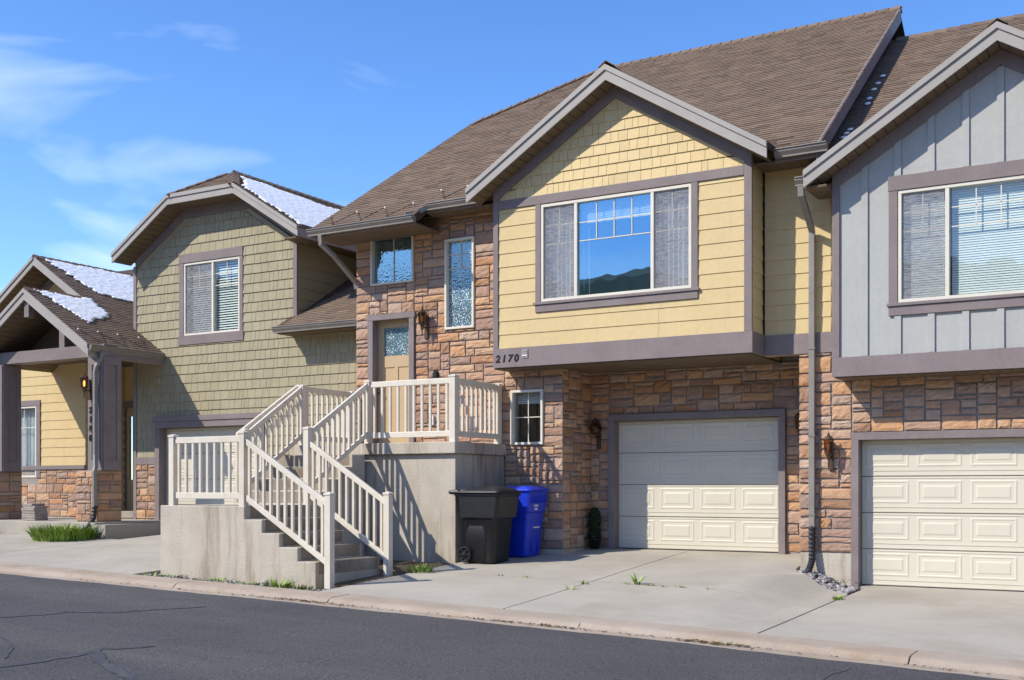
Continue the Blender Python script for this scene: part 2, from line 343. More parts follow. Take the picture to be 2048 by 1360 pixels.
def stones(F, u0, u1, v0, v1, holes=(), cell=(.092, .070), rise=.034):
    xs = sorted({u0, u1}|{h[i] for h in holes for i in (0, 1) if u0 < h[i] < u1}); zs = sorted({v0, v1}|{h[i] for h in holes for i in (2, 3) if v0 < h[i] < v1})
    def expand(L, st):
        o = []
        for a, b in zip(L, L[1:]):
            ln = lines(a, b, st)[:-1]; o += ln
        o.append(L[-1])
        fixed = set(L); return [x if x in fixed else x+RND.uniform(-.22, .22)*st for x in o]
    X = expand(xs, cell[0]); Z = expand(zs, cell[1]); nx, nz_ = len(X)-1, len(Z)-1
    free = [[not any(h[0]-1e-6 < (X[i]+X[i+1])/2 < h[1]+1e-6 and h[2]-1e-6 < (Z[j]+Z[j+1])/2 < h[3]+1e-6 for h in holes) for j in range(nz_)] for i in range(nx)]
    out = []
    for j in range(nz_):
        for i in range(nx):
            if not free[i][j]: continue
            hh = RND.choice((1, 2, 2, 2, 2, 3)); ww = RND.choice((2, 3, 3, 4, 4, 5, 5)) if hh > 1 else RND.choice((2, 3, 4, 5))
            if hh == 3: ww = RND.choice((3, 3, 4, 5))
            wd = 0
            while wd < ww and i+wd < nx and free[i+wd][j]: wd += 1
            if wd < ww or (i+wd < nx and free[i+wd][j] and not (i+wd+1 < nx and free[i+wd+1][j])): 
                while i+wd < nx and free[i+wd][j] and wd < ww+1: wd += 1
            ht = 1
            while ht < hh and j+ht < nz_ and all(free[i+k][j+ht] for k in range(wd)): ht += 1
            for a in range(wd):
                for b in range(ht): free[i+a][j+b] = False
            g = .012
            a0, a1, b0, b1 = X[i]+g, X[i+wd]-g, Z[j]+g, Z[j+ht]-g
            out.append(stone(F, a0, a1, b0, b1, rise))
    return out
def stone(F, a0, a1, b0, b1, rise):
    nu = 4 if a1-a0 > .2 else 3; nv = 3 if b1-b0 > .1 else 2
    nu += 1; nv += 1; vs = []; base = rise*RND.uniform(.55, 1); tx, tz = RND.uniform(-.3, .3), RND.uniform(-.35, .2)
    for j in range(nv+1):
        for i in range(nu+1):
            s, t = i/nu, j/nv; edge = i in (0, nu) or j in (0, nv)
            ja = .006 if edge else .016
            uu = a0+(a1-a0)*s+RND.uniform(-ja, ja)*.8; vv = b0+(b1-b0)*t+RND.uniform(-ja, ja)*.7
            n = base*(.72+RND.uniform(-.14, .16)) if edge else base*(1+RND.uniform(-.22, .24)+tx*(s-.5)+tz*(t-.5))
            vs.append(F.p(uu, vv, n))
    k = nu+1; fs = [(j*k+i, j*k+i+1, (j+1)*k+i+1, (j+1)*k+i) for j in range(nv) for i in range(nu)]
    ring = [i for i in range(k)]+[j*k+nu for j in range(1, nv+1)]+[nv*k+i for i in range(nu-1, -1, -1)]+[j*k for j in range(nv-1, 0, -1)]
    o = len(vs); 
    for r in ring:
        q = vs[r]-F.o; vs.append(F.o+F.u*q.dot(F.u)+F.v*q.dot(F.v))
    m = len(ring); fs += [(ring[i], o+i, o+(i+1) % m, ring[(i+1) % m]) for i in range(m)]
    c = F.p((a0+a1)/2, (b0+b1)/2, 0)
    return (vs, fs, RND.random(), (a1-a0)*(b1-b0)/(c-CAMP).length_squared)
def wall_holes(mb, F, u0, u1, v0, v1, holes, n0, n1):   # slab with rectangular openings
    xs = sorted({u0, u1}|{min(max(h[i], u0), u1) for h in holes for i in (0, 1)}); zs = sorted({v0, v1}|{min(max(h[i], v0), v1) for h in holes for i in (2, 3)})
    for a, b in zip(xs, xs[1:]):
        run = None
        for c, d in zip(zs, zs[1:]):
            hit = any(h[0] < (a+b)/2 < h[1] and h[2] < (c+d)/2 < h[3] for h in holes)
            if hit:
                if run: mb.fbox(F, a, b, run[0], run[1], n0, n1)
                run = None
            else: run = (run[0], d) if run else (c, d)
        if run: mb.fbox(F, a, b, run[0], run[1], n0, n1)
    return mb

# ------------------------------------------------------------------ ground heights
KZ = [(-400, 1.2), (-60, .9), (-30, .17), (-16.37, -.165), (-9.29, -.34), (-4.66, -.469), (-1.36, -.589), (8, -.93), (40, -2.0), (400, -3)]
def zk(x):
    for (a, b), (c, d) in zip(KZ, KZ[1:]):
        if x <= c: return b+(d-b)*(x-a)/(c-a)
    return KZ[-1][1]
def ss(a, b, x):
    t = max(0, min(1, (x-a)/(b-a))); return t*t*(3-2*t)
def zd(X, Y):
    a = ss(-5.15, -4.15, X)*(1-.55*ss(15.4, 16.6, Y)*(1-ss(-4.9, -4.2, X))); xe = -5.48+(Y-15.5)*.35
    zh = .126*(1-ss(-14, -12.5, X))-.36*max(a, .34*ss(xe-.1, xe+.5, X)*ss(15.0, 16.4, Y))
    yh = 17.4-1.0*ss(-4.8, -4.0, X)-.4*(1-ss(-14, -12.5, X)); t = max(0, min(1, (Y-11.6)/(yh-11.6)))
    return zk(X)+(zh-zk(X))*(t*.82+.18*ss(0, 1, t))
def grid_slab(mb, xl, xr, y0, y1, zf, nx, ny, thick=.12, t=.5):   # xl, xr functions of Y
    vs = []; fs = []; k = nx+1
    for j in range(ny+1):
        y = y0+(y1-y0)*j/ny; a, b = xl(y), xr(y)
        for i in range(nx+1):
            x = a+(b-a)*i/nx; vs.append((x, y, zf(x, y)))
    fs = [(j*k+i, j*k+i+1, (j+1)*k+i+1, (j+1)*k+i) for j in range(ny) for i in range(nx)]
    ring = list(range(k))+[j*k+nx for j in range(1, ny+1)]+[ny*k+i for i in range(nx-1, -1, -1)]+[j*k for j in range(ny-1, 0, -1)]
    o = len(vs); vs += [(vs[r][0], vs[r][1], vs[r][2]-thick) for r in ring]; m = len(ring)
    fs += [(ring[i], o+i, o+(i+1) % m, ring[(i+1) % m]) for i in range(m)]
    mb.add(vs, fs, t); return mb

# ------------------------------------------------------------------ setting
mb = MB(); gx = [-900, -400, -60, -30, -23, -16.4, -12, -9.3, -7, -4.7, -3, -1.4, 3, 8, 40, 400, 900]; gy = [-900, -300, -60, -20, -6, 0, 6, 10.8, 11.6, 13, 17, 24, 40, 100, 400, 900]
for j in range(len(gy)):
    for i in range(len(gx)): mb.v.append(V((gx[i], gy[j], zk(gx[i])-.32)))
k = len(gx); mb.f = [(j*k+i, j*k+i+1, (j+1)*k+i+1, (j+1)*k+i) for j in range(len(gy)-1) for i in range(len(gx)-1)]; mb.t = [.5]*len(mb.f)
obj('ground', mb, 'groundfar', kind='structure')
def road_edge(x): return 10.86+.018*math.sin(x*2.3)+.012*math.sin(x*7.1+1)+.01*math.sin(x*17)
mb = MB(); xs = [-60+i*.2 for i in range(int(100/.2)+1)]; ys = [-8, -4, 0, 3, 5, 7, 8.5, 9.6, 10.4]
for x in xs:
    for y in ys: mb.v.append(V((x, y, zk(x)-.075-.004*(10.8-y)*(y > 2))))
    mb.v.append(V((x, road_edge(x), zk(x)-.068)))
k = len(ys)+1; mb.f = [((i*k+j), (i+1)*k+j, (i+1)*k+j+1, i*k+j+1) for i in range(len(xs)-1) for j in range(k-1)]; mb.t = [.5]*len(mb.f)
road = obj('road', mb, 'asphalt', kind='structure')
def zroad(x, y): return zk(x)-.075-.004*(10.8-y)
for pts, wd in (([(-11.11, 7.87), (-11.01, 8.17), (-10.92, 8.43), (-11.0, 8.62), (-10.83, 8.69), (-10.55, 8.87), (-10.35, 9.41), (-10.09, 10.03)], .05),
                ([(-8.9, 5.2), (-8.47, 6.0), (-8.44, 6.41), (-8.47, 6.8), (-8.51, 6.99), (-8.6, 7.12), (-8.5, 7.18), (-8.28, 7.59)], .045), ([(-8.5, 6.99), (-8.16, 6.74), (-7.8, 6.54), (-7.14, 6.25), (-6.4, 5.8)], .06),
                ([(-2.9, 8.9), (-2.74, 9.76), (-2.76, 10.13), (-2.70, 10.36), (-2.72, 10.74)], .02), ([(-9.92, 7.03), (-9.59, 6.88), (-9.24, 6.68), (-8.71, 6.19)], .014)):
    fine = []
    for a, b in zip(pts, pts[1:]):
        for q in range(6): fine.append((a[0]+(b[0]-a[0])*q/6+RND.uniform(-.012, .012), a[1]+(b[1]-a[1])*q/6+RND.uniform(-.012, .012)))
    mb = MB()
    for i, (x, y) in enumerate(fine):
        a, b = fine[max(0, i-1)], fine[min(len(fine)-1, i+1)]; d = V((b[0]-a[0], b[1]-a[1], 0)).normalized(); s_ = V((-d.y, d.x, 0))*wd*RND.uniform(.6, 1.2)*(.35 if i in (0, len(fine)-1) else 1)
        for sg in (-1, 1):
            q = V((x, y, 0))+s_*sg; mb.v.append(V((q.x, q.y, zroad(q.x, q.y)+.005)))
    mb.f = [(2*i, 2*i+1, 2*i+3, 2*i+2) for i in range(len(fine)-1)]; mb.t = [.5]*len(mb.f)
    obj('tar_seam', mb, 'tar', road)
# kerb: gutter pan with separate kerb sections
prof_k = [(11.6, 0), (11.26, -.010), (11.20, -.022), (11.165, -.06), (11.13, -.074)]
joints = [-60, -44, -30, -23.4, -19.9, -16.4, -12.0, -9.3, -5.78, -2.3, 1.2, 4.7, 12, 25, 40]
mb = MB(); xs = [-60+i*.5 for i in range(201)]
for x in xs: mb.v += [V((x, 11.15, zk(x)-.076)), V((x, 10.80, zk(x)-.071+0)), V((x, 10.80, zk(x)-.3)), V((x, 11.15, zk(x)-.3))]
mb.f = [(4*i+j, 4*i+(j+1) % 4, 4*i+4+(j+1) % 4, 4*i+4+j) for i in range(200) for j in range(4)]; mb.t = [.5]*len(mb.f)
kerb = obj('kerb', mb, 'kerb', kind='structure')
for a, b in zip(joints, joints[1:]):
    n = max(2, int((b-a)/.15)); mb = MB(); pr_ = prof_k+[(11.13, -.28), (11.6, -.28)]; kk = len(pr_); dz0 = RND.uniform(-.006, .006)
    for i in range(n+1):
        x = a+.008+(b-a-.016)*i/n
        for q, (y, z) in enumerate(pr_):
            mb.v.append(V((x, y+(RND.uniform(-.006, .006) if q in (2, 3, 4) else 0), zk(x)+z+dz0+(RND.uniform(-.004, .003) if q in (2, 3) else 0))))
    mb.f = [(i*kk+j, i*kk+(j+1) % kk, (i+1)*kk+(j+1) % kk, (i+1)*kk+j) for i in range(n) for j in range(kk)]+[tuple(range(kk)), tuple(reversed(range(n*kk, n*kk+kk)))]; mb.t = [.5]*len(mb.f)
    obj('kerb_section', mb, 'kerb', kerb)
# driveways
J = .010
def xr_y(y): return -3.925 if y < 15.25 else -3.925+(-4.93+3.925)*ss(15.25, 16.35, y)
mb = MB(); grid_slab(mb, lambda y: -9.8, lambda y: -3.9, 11.62, 17.5, lambda x, y: zd(x, y)-.10, 12, 12, .1)
drv = obj('driveway', mb, 'soil', kind='structure')
c_ = lambda v: (lambda y: v)
for a, b, y0, y1, nx, ny in ((c_(-9.80), c_(-7.0-J), 11.61, 13.9-J, 8, 6), (c_(-7.0+J), xr_y, 11.61, 13.9-J, 10, 6), (c_(-9.80), c_(-7.0-J), 13.9+J, 17.52, 8, 12), (c_(-7.0+J), xr_y, 13.9+J, 17.52, 60, 40)):
    mb = MB(); grid_slab(mb, a, b, y0, y1, zd, nx, ny, .14); obj('driveway_slab', mb, 'concrete', drv)
mb = MB(); grid_slab(mb, c_(-3.9), c_(3.5), 11.62, 16.7, lambda x, y: zd(x, y)-.10, 8, 6, .1)
drv2 = obj('driveway_lower', mb, 'soil', kind='structure')
for y0, y1 in ((11.61, 14.35-J*.5), (14.35+J*.5, 16.62)):
    mb = MB(); grid_slab(mb, lambda y: -3.90 if y < 16.1 else -4.02, c_(3.5), y0, y1, zd, 12, 8, .14); obj('driveway_slab', mb, 'concrete', drv2)
mb = MB(); grid_slab(mb, c_(-32), c_(-13.3), 11.62, 17.3, lambda x, y: zd(x, y)-.10, 8, 6, .1)
drv3 = obj('driveway_upper', mb, 'soil', kind='structure')
for a, b, y0, y1 in ((-32, -22-J, 11.61, 15.0), (-22+J, -17.6-J, 11.61, 13.6-J), (-22+J, -17.6-J, 13.6+J, 15.0), (-17.6+J, -13.32, 11.61, 13.6-J), (-17.6+J, -13.32, 13.6+J, 17.1)):
    mb = MB(); grid_slab(mb, c_(a), c_(b), y0, y1, zd, 8, 6, .14); obj('driveway_slab', mb, 'concrete', drv3)
mb = MB(); grid_slab(mb, c_(-13.32), c_(-9.8), 11.6, 12.2, lambda x, y: zk(x)-.035+.02*mnoise.noise(V((x*3, y*3, 0))), 24, 5, .2)
obj('planting_strip', mb, 'soil', kind='structure')
mb = MB(); grid_slab(mb, c_(-13.3), c_(-9.81), 12.2, 17.4, lambda x, y: zd(x, y)-.02, 6, 6, .2); obj('ground_under_stair', mb, 'soil', kind='structure')
mb = MB(); grid_slab(mb, lambda y: xr_y(y)+.004, c_(-4.03), 15.3, 16.46, lambda x, y: zd(x, y)-.05, 10, 10, .1)
obj('rock_bed', mb, 'soil', kind='structure')
# hills to the south that the windows mirror
mb = MB(); n = 240
for i in range(n+1):
    a = math.radians(150+i*240/n); i_ = i; i = i*90/n; h = 66+14*mnoise.noise(V((i*.09, 3, 0)))+4*mnoise.noise(V((i*.33, 7, 0)))+.7*mnoise.noise(V((i*1.1, 1, 0)))
    for r, z in ((190, -3), (235, h*.45), (290, h*.85), (340, h), (420, h*.6), (520, -4)): mb.v.append(V((r*math.cos(a)-5, r*math.sin(a)+5, z+(.5*mnoise.noise(V((i*.8, r*.05, 0))) if z > 0 else 0))))
mb.f = [(i*6+j, i*6+j+1, (i+1)*6+j+1, (i+1)*6+j) for i in range(n) for j in range(5)]; mb.t = [.5]*len(mb.f)
obj('hills', mb, 'hill', kind='structure')

# ------------------------------------------------------------------ building-part helpers
def trim_box(name, F, u0, u1, v0, v1, n1, parent, mat='trim', n0=-.01):
    return obj(name, MB().fbox(F, u0, u1, v0, v1, n0, n1), mat, parent, bevel=.004)
def window(parent, F, u0, u1, v0, v1, mull=(), fw=.045, n=.02, gl='glass', frame_mat='white_trim', muntins=(), depth=.7, dark='interior', panes=None):
    """vinyl frame with panes, muntin bars (u0,u1,v0,v1) and a room behind"""
    mb = MB(); mb.fbox(F, u0, u1, v0, v0+fw, -.09, n); mb.fbox(F, u0, u1, v1-fw, v1, -.09, n)
    mb.fbox(F, u0, u0+fw, v0+fw, v1-fw, -.09, n); mb.fbox(F, u1-fw, u1, v0+fw, v1-fw, -.09, n)
    for m_ in mull: mb.fbox(F, m_-fw*.6, m_+fw*.6, v0+fw, v1-fw, -.09, n-.004)
    wdw = obj('window', mb, frame_mat, parent, bevel=.003)
    es = [u0]+list(mull)+[u1]
    for i, (a, b) in enumerate(zip(es, es[1:])):
        aa = a+(fw if i == 0 else fw*.6); bb = b-(fw if i == len(es)-2 else fw*.6)
        g_ = panes[i] if panes else gl
        obj('pane', MB().fbox(F, aa, bb, v0+fw, v1-fw, -.034, -.028), g_, wdw)
    for a, b, c, d in muntins: obj('muntin', MB().fbox(F, a, b, c, d, -.026, -.016), frame_mat, wdw)
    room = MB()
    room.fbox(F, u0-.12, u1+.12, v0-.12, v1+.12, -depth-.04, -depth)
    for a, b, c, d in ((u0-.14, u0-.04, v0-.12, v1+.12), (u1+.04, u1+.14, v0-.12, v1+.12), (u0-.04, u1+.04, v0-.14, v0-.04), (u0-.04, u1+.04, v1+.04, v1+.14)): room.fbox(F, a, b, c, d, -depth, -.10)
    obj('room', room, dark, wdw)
    return wdw
def muntin_grid(a, b, v0, v1, nu, nv, wd=.014):
    o = []
    for i in range(1, nu): x = a+(b-a)*i/nu; o.append((x-wd/2, x+wd/2, v0, v1))
    for j in range(nv):
        z = v0+(v1-v0)*j/nv
        o.append((a, b, z-wd/2, z+wd/2))
    return o
def blinds(parent, F, u0, u1, v0, v1, n, pitch=.03, tilt=.7, mat='blind', name='blind'):
    mb = MB(); z = v0
    while z < v1:
        dn = .012*math.cos(tilt); dz_ = .012*math.sin(tilt)+.004
        mb.add([F.p(u0, z-dz_, n+dn), F.p(u1, z-dz_, n+dn), F.p(u1, z+dz_, n-dn), F.p(u0, z+dz_, n-dn)], [(0, 1, 2, 3)]); z += pitch
    return obj(name, mb, mat, parent)
def curtain(parent, F, u0, u1, v0, v1, n, amp=.02, waves=9, mat='curtain'):
    mb = MB(); k = waves*8
    for i in range(k+1):
        a = i/k; nn = n+amp*math.sin(a*waves*2*math.pi)*(1+.4*math.sin(a*17))
        for b in (0, .5, 1): mb.v.append(F.p(u0+(u1-u0)*a, v0+(v1-v0)*b, nn*(1)+.006*math.sin(b*5+a*20)))
    mb.f = [(i*3+j, (i+1)*3+j, (i+1)*3+j+1, i*3+j+1) for i in range(k) for j in range(2)]; mb.t = [.5]*len(mb.f)
    return obj('curtain', mb, mat, parent, True)
def garage_door(parent, F, u0, u1, v0, v1, nd, rows=4, cols=4):
    """sectional door: slab with ribs, embossed panels are sub-parts; nd is the depth of its face"""
    sec = (v1-v0)/rows; mb = MB()
    for r in range(rows):
        a, b = v0+r*sec, v0+(r+1)*sec
        mb.fbox(F, u0, u1, a+.004, b-.004, nd-.05, nd)
        mb.fbox(F, u0, u1, a+.012, a+.026, nd, nd+.006); mb.fbox(F, u0, u1, a+.075, a+.089, nd, nd+.006); mb.fbox(F, u0, u1, b-.030, b-.018, nd, nd+.005)
    mb.fbox(F, u0, u1, v0-.0, v0+.004, nd-.05, nd-.01)
    d = obj('garage_door', mb, 'doorcream', parent)
    cw = (u1-u0)/cols
    for r in range(rows):
        for c in range(cols):
            a, b = u0+c*cw+.055, u0+(c+1)*cw-.055; lo, hi = v0+r*sec+.135, v0+(r+1)*sec-.055; m = MB()
            st = [(0, .001), (.012, .0055), (.024, .0055), (.036, .001), (.072, .001), (.086, .0055), (.094, .007)]
            loops = [[F.p(a+i, lo+i, nd+n), F.p(b-i, lo+i, nd+n), F.p(b-i, hi-i, nd+n), F.p(a+i, hi-i, nd+n)] for i, n in st]
            m.loft(loops, False); kk = len(m.v); m.f.append((kk-4, kk-3, kk-2, kk-1)); m.t.append(.5)
            obj('panel', m, 'doorcream', d)
    obj('dark_backing', MB().fbox(F, u0-.05, u1+.05, v0-.05, v1+.05, nd-.12, nd-.06), 'rubber', d)  # added dark sheet, blocks daylight behind the gaps between sections
    obj('bottom_seal', MB().fbox(F, u0, u1, v0-.012, v0+.002, nd-.04, nd-.004), 'rubber', d)
    return d
def garage_surround(parent, F, u0, u1, v0, v1, tw, n1, ndoor):
    m = MB(); m.fbox(F, u0, u0+tw, v0, v1-tw, ndoor-.04, n1); m.fbox(F, u1-tw, u1, v0, v1-tw, ndoor-.04, n1); m.fbox(F, u0, u1, v1-tw, v1, ndoor-.04, n1)
    return obj('door_trim', m, 'trim', parent, bevel=.004)
def gutter(parent, a, b, size=.115, ends=True):      # K-style profile swept from a to b, front face to the right of travel
    pr_ = [(0, 0), (size*.62, 0), (size*.62, size*.18), (size*.78, size*.42), (size*.92, size*.62), (size*.92, size*.86), (size*1.06, size*.88), (size*1.06, size), (size*.94, size), (size*.90, size*.9), (size*.60, size*.30), (size*.55, .006), (.006, .006), (.006, size), (0, size)]
    m = MB(); m.sweep([a, b], pr_)
    if ends:
        A, B = V(a), V(b); d = (B-A).normalized(); sd = d.cross(V((0, 0, 1))).normalized(); up = sd.cross(d)
        for P, q in ((A, .003), (B, -.003)):
            loop = [P+d*q+sd*x+up*z for x, z in pr_[:8]]+[P+d*q+up*size]
            m.add(loop, [tuple(range(len(loop)))])
    return obj('gutter', m, 'gutter', parent)
def downspout(parent, path, wd=.085, dp=.065, mat='downspout', up=(1, 0, 0)):
    h, q = dp/2, wd/2
    return obj('downspout', MB().sweep(path, [(-h, -q), (h, -q), (h, q), (-h, q)], up), mat, parent, bevel=.008)
def rake_boards(parent, cx, half, zb, slope, y0, fh=.22, sides=(-1, 1), mat='fascia', th=.03, flat=0):
    """fascia along a gable: zb is the underside height at the apex; flat = half width of a clipped top"""
    F = front(y0)
    for s in sides:
        x0, z0 = cx+s*flat, zb-slope*flat; x1, z1 = cx+s*half, zb-slope*half
        if s < 0: poly = [(x1, z1), (x0, z0), (x0, z0+fh), (x1, z1+fh)]; up = [(x1, z1+fh*.68), (x0, z0+fh*.68), (x0, z0+fh+.012), (x1, z1+fh+.012)]
        else: poly = [(x0, z0), (x1, z1), (x1, z1+fh), (x0, z0+fh)]; up = [(x0, z0+fh*.68), (x1, z1+fh*.68), (x1, z1+fh+.012), (x0, z0+fh+.012)]
        f = obj('fascia', MB().prism(F, poly, -.002, th), mat, parent)
        obj('moulding', MB().prism(F, up, th, th+.022), mat, f)
def gable_soffit(parent, cx, half, zs, slope, y0, y1, flat=0, pitch=.15, sides=(-1, 1)):
    """boards on the underside of a gable overhang, running from the fascia to the wall"""
    L_ = math.sqrt(1+slope*slope); pcs = []; base = MB()
    for s in sides:
        F = Frame((cx, 0, zs), V((s, 0, -slope))/L_, (0, 1, 0), (0, 0, 0)); F.n = F.u.cross(F.v)
        if F.n.z > 0: F.n = -F.n
        a, b = flat*L_, half*L_; base.add([F.p(a, y0, -.03), F.p(b, y0, -.03), F.p(b, y1, -.03), F.p(a, y1, -.03)], [(0, 1, 2, 3)])
        u = a
        while u < b-.02:
            e = min(u+pitch, b); m = MB(); m.fbox(F, u+.005, e-.005, y0, y1, -.028, 0)
            pcs.append((m.v, m.f, RND.random(), (e-u)/100)); u = e
    so = obj('soffit', base, 'soffit', parent); emit('soffit_board', pcs, 'soffit', so)
def flat_soffit(parent, x0, x1, y0, y1, z, pitch=.15, along='y'):
    so = obj('soffit', MB().box(x0, x1, y0, y1, z+.012, z+.03), 'soffit', parent); pcs = []
    a, b = (x0, x1) if along == 'y' else (y0, y1); u = a
    while u < b-.02:
        e = min(u+pitch, b); m = MB()
        if along == 'y': m.box(u+.004, e-.004, y0, y1, z, z+.014)
        else: m.box(x0, x1, u+.004, e-.004, z, z+.014)
        pcs.append((m.v, m.f, .5, 1)); u = e
    emit('soffit_board', pcs, 'soffit', so)
def frieze(parent, cx, half, zs, slope, Y, h, n1, sides=(-1, 1), flat=0):
    F = front(Y)
    for s in sides:
        x0, z0 = cx+s*flat, zs-slope*flat; x1, z1 = cx+s*half, zs-slope*half
        poly = [(x0, z0-h), (x1, z1-h), (x1, z1), (x0, z0)] if s > 0 else [(x1, z1-h), (x0, z0-h), (x0, z0), (x1, z1)]
        obj('frieze_board', MB().prism(F, poly, -.01, n1), 'trim', parent)
def caps(parent, a, b, left, right, step=.21, wd=.14):
    """overlapping ridge caps; left/right are downhill directions of the two slopes"""
    a, b = V(a), V(b); d = (b-a); n = int(d.length/step); d.normalize(); l, r = V(left).normalized()*wd, V(right).normalized()*wd; up = V((0, 0, 1)); pcs = []
    for i in range(n):
        p, q = a+d*i*step, a+d*(i*step+step*1.12); h0, h1 = up*.030, up*.012; th = up*.016
        vs = [p+l+h0, p+h0+up*.012, p+r+h0, q+l+h1, q+h1+up*.012, q+r+h1]; vs += [v-th for v in vs]
        fs = [(0, 1, 4, 3), (1, 2, 5, 4), (6, 9, 10, 7), (7, 10, 11, 8), (0, 6, 7, 1), (1, 7, 8, 2), (3, 4, 10, 9), (4, 5, 11, 10), (0, 3, 9, 6), (2, 8, 11, 5)]
        pcs.append((vs, fs, RND.random(), 1/(p-CAMP).length_squared))
    emit('ridge_cap', pcs, 'roof', parent)
def digits(parent, text, size, F, u, v, n, step, vertical=False, shear=.18):
    for i, ch in enumerate(text):
        cu = bpy.data.curves.new('digit', 'FONT'); cu.body = ch; cu.size = size; cu.extrude = .006; cu.shear = shear; cu.offset = .004
        tmp = bpy.data.objects.new('tmp', cu); COL.objects.link(tmp); bpy.context.view_layer.update()
        me = bpy.data.meshes.new_from_object(tmp.evaluated_get(bpy.context.evaluated_depsgraph_get())); bpy.data.objects.remove(tmp)
        uu, vv = (u, v-i*step) if vertical else (u+i*step, v)
        for vt in me.vertices: vt.co = F.u*vt.co.x+F.v*vt.co.y+F.n*vt.co.z
        me.materials.clear(); me.materials.append(MATS['digit'])
        o = bpy.data.objects.new('house_number', me); place(o, F.p(uu, vv, n), parent)
def heat_cable(parent, F, u0, u1, v0, v1, step, n=.03):
    pts = []; u = u0; k = 0; clips = []
    while u < u1:
        pts.append(F.p(u, v0 if k % 2 else v1, n+.012)); 
        if k % 2 == 0: clips.append(pts[-1])
        u += step*(.42 if k % 2 else .58)*RND.uniform(.8, 1.2); k += 1
    c = obj('heat_cable', MB().tube(pts, .006, 5, F.n), 'cable', parent)
    for p in clips: obj('cable_clip', MB().box(p.x-.014, p.x+.014, p.y-.014, p.y+.014, p.z-.01, p.z+.016), 'white_plastic', c)

# ================================================================== YELLOW HOUSE 2170
YP, YB, YG, YR = 16.38, 15.92, 17.40, 16.45
yh = thing('yellow_house', (-8.8, 16.4, -.1), 'yellow townhouse numbered 2170 with projecting bay, stone walls and garage', 'house', 'townhouses along the street')
FP, FB, FG, FR = front(YP), front(YB), front(YG), front(YR); FS = rside(-8.78)
H_door = (-12.67, -11.67, 1.70, 4.085); H_up = (-12.62, -11.69, 4.61, 5.53); H_tall = (-11.03, -10.44, 3.72, 5.26); H_sm = (-9.72, -9.11, 1.725, 2.625); H_gar = (-8.414, -5.404, -.3, 2.235)
bay_hole = (-9.80, -8.70, 2.97, 6)
mb = MB(); wall_holes(mb, FP, -12.95, -8.79, -.35, 5.72, [H_door, H_up, H_tall, H_sm], -.22, 0)
wall_holes(mb, FG, -8.80, -4.80, -.35, 3.1, [H_gar], -.22, 0)
mb.fbox(FS, YP+.004, YG, -.35, 3.1, -.22, 0)
mb.box(-8.80, -8.770, YP-.006, YP+.05, -.35, 2.93)
mb.fbox(FR, -4.90, -4.165, .09, 2.97, -.9, 0)
stonewall = obj('stone_wall', mb, 'mortar', yh)
pcs = stones(FP, -12.97, -8.75, .02, 5.72, [H_door, H_up, H_tall, H_sm, bay_hole, (-13, -9.85, -.5, 1.72)])
pcs += stones(FS, YP+.004, YG-.005, .02, 2.97)
pcs += stones(FG, -8.772, -4.91, .03, 2.97, [H_gar])
pcs += stones(FR, -4.925, -4.165, .10, 2.96)
emit('stone', pcs, 'stone', stonewall, 298)
obj('foundation', MB().fbox(FR, -4.90, -4.16, -.6, .088, -.9, .012), 'concrete_wall', yh); obj('foundation', MB().fbox(FP, -9.82, -8.76, -.4, .02, -.2, .02), 'concrete_wall', yh); obj('foundation', MB().fbox(FS, YP+.001, YG, -.4, .018, -.2, .02), 'concrete_wall', yh)
# body of the house behind the veneers
mb = MB(); mb.box(-12.93, -4.80, 18.3, 18.5, -.3, 5.6); mb.box(-12.95, -12.75, 16.6, 18.3, -.3, 5.6); mb.box(-5.0, -4.80, 17.35, 25.2, 0, 5.75); mb.box(-4.98, -4.80, 16.68, 17.35, 3.0, 5.75)
mb.box(-12.93, -12.7, 18.5, 25.2, -.3, 5.7); mb.box(-12.7, -5.0, 25.0, 25.2, -.3, 5.7)
obj('wall', mb, 'yellow', yh)
# bay
mb = MB(); H_bw = (-9.0, -6.262, 3.80, 5.51)
wall_holes(mb, FB, -9.77, -5.465, 2.97, 5.82, [(-8.90, -6.362, 3.965, 5.497)], -.2, 0)
mb.prism(FB, [(-9.77, 5.80), (-5.465, 5.80), (-7.605, 7.13)], -.2, 0)
mb.box(-9.77, -9.6, 16.12, 17.3, 2.97, 5.8); mb.box(-5.64, -5.465, 16.12, 17.3, 2.97, 5.8)
mb.fbox(FR, -5.462, -4.45, 2.96, 5.7, -.2, 0)
sidingwall = obj('siding_wall', mb, 'yellow', yh)
holes = [(-9.0, -6.262, 3.796, 5.6)]
pcs = planks(FB, -9.69, -5.555, 3.268, 5.51, .2185, holes, start=3.268)
pcs += planks(rside(-5.465), 15.95, YR-.03, 3.268, 5.62, .2185)
pcs += planks(FR, -5.43, -4.46, 3.25, 5.66, .2185)
emit('plank', pcs, 'yellow', sidingwall)
pcs = shingles(FB, -9.7, -5.5, 5.655, 7.05, .163, (.09, .25), conv=[(-9.62, 5.655), (-5.59, 5.655), (-7.605, 6.965)])
emit('shingle', pcs, 'yshingle', sidingwall)
trim_box('band_board', FB, -9.784, -5.43, 2.955, 3.266, .034, yh); trim_box('band_board', rside(-5.465), YB-.005, YR-.035, 2.956, 3.265, .032, yh)
trim_box('band_board', FR, -5.43, -4.30, 2.952, 3.248, .034, yh)
trim_box('corner_board', FB, -9.784, -9.692, 3.268, 5.80, .030, yh); trim_box('corner_board', FB, -5.557, -5.44, 3.268, 5.82, .030, yh)
trim_box('corner_board', FR, -5.464, -5.432, 3.25, 5.64, .03, yh, 'black_metal')
trim_box('header_band', FB, -9.690, -5.559, 5.512, 5.653, .031, yh)
frieze(yh, -7.605, 2.16, 7.14, .617, YB, .165, .036)
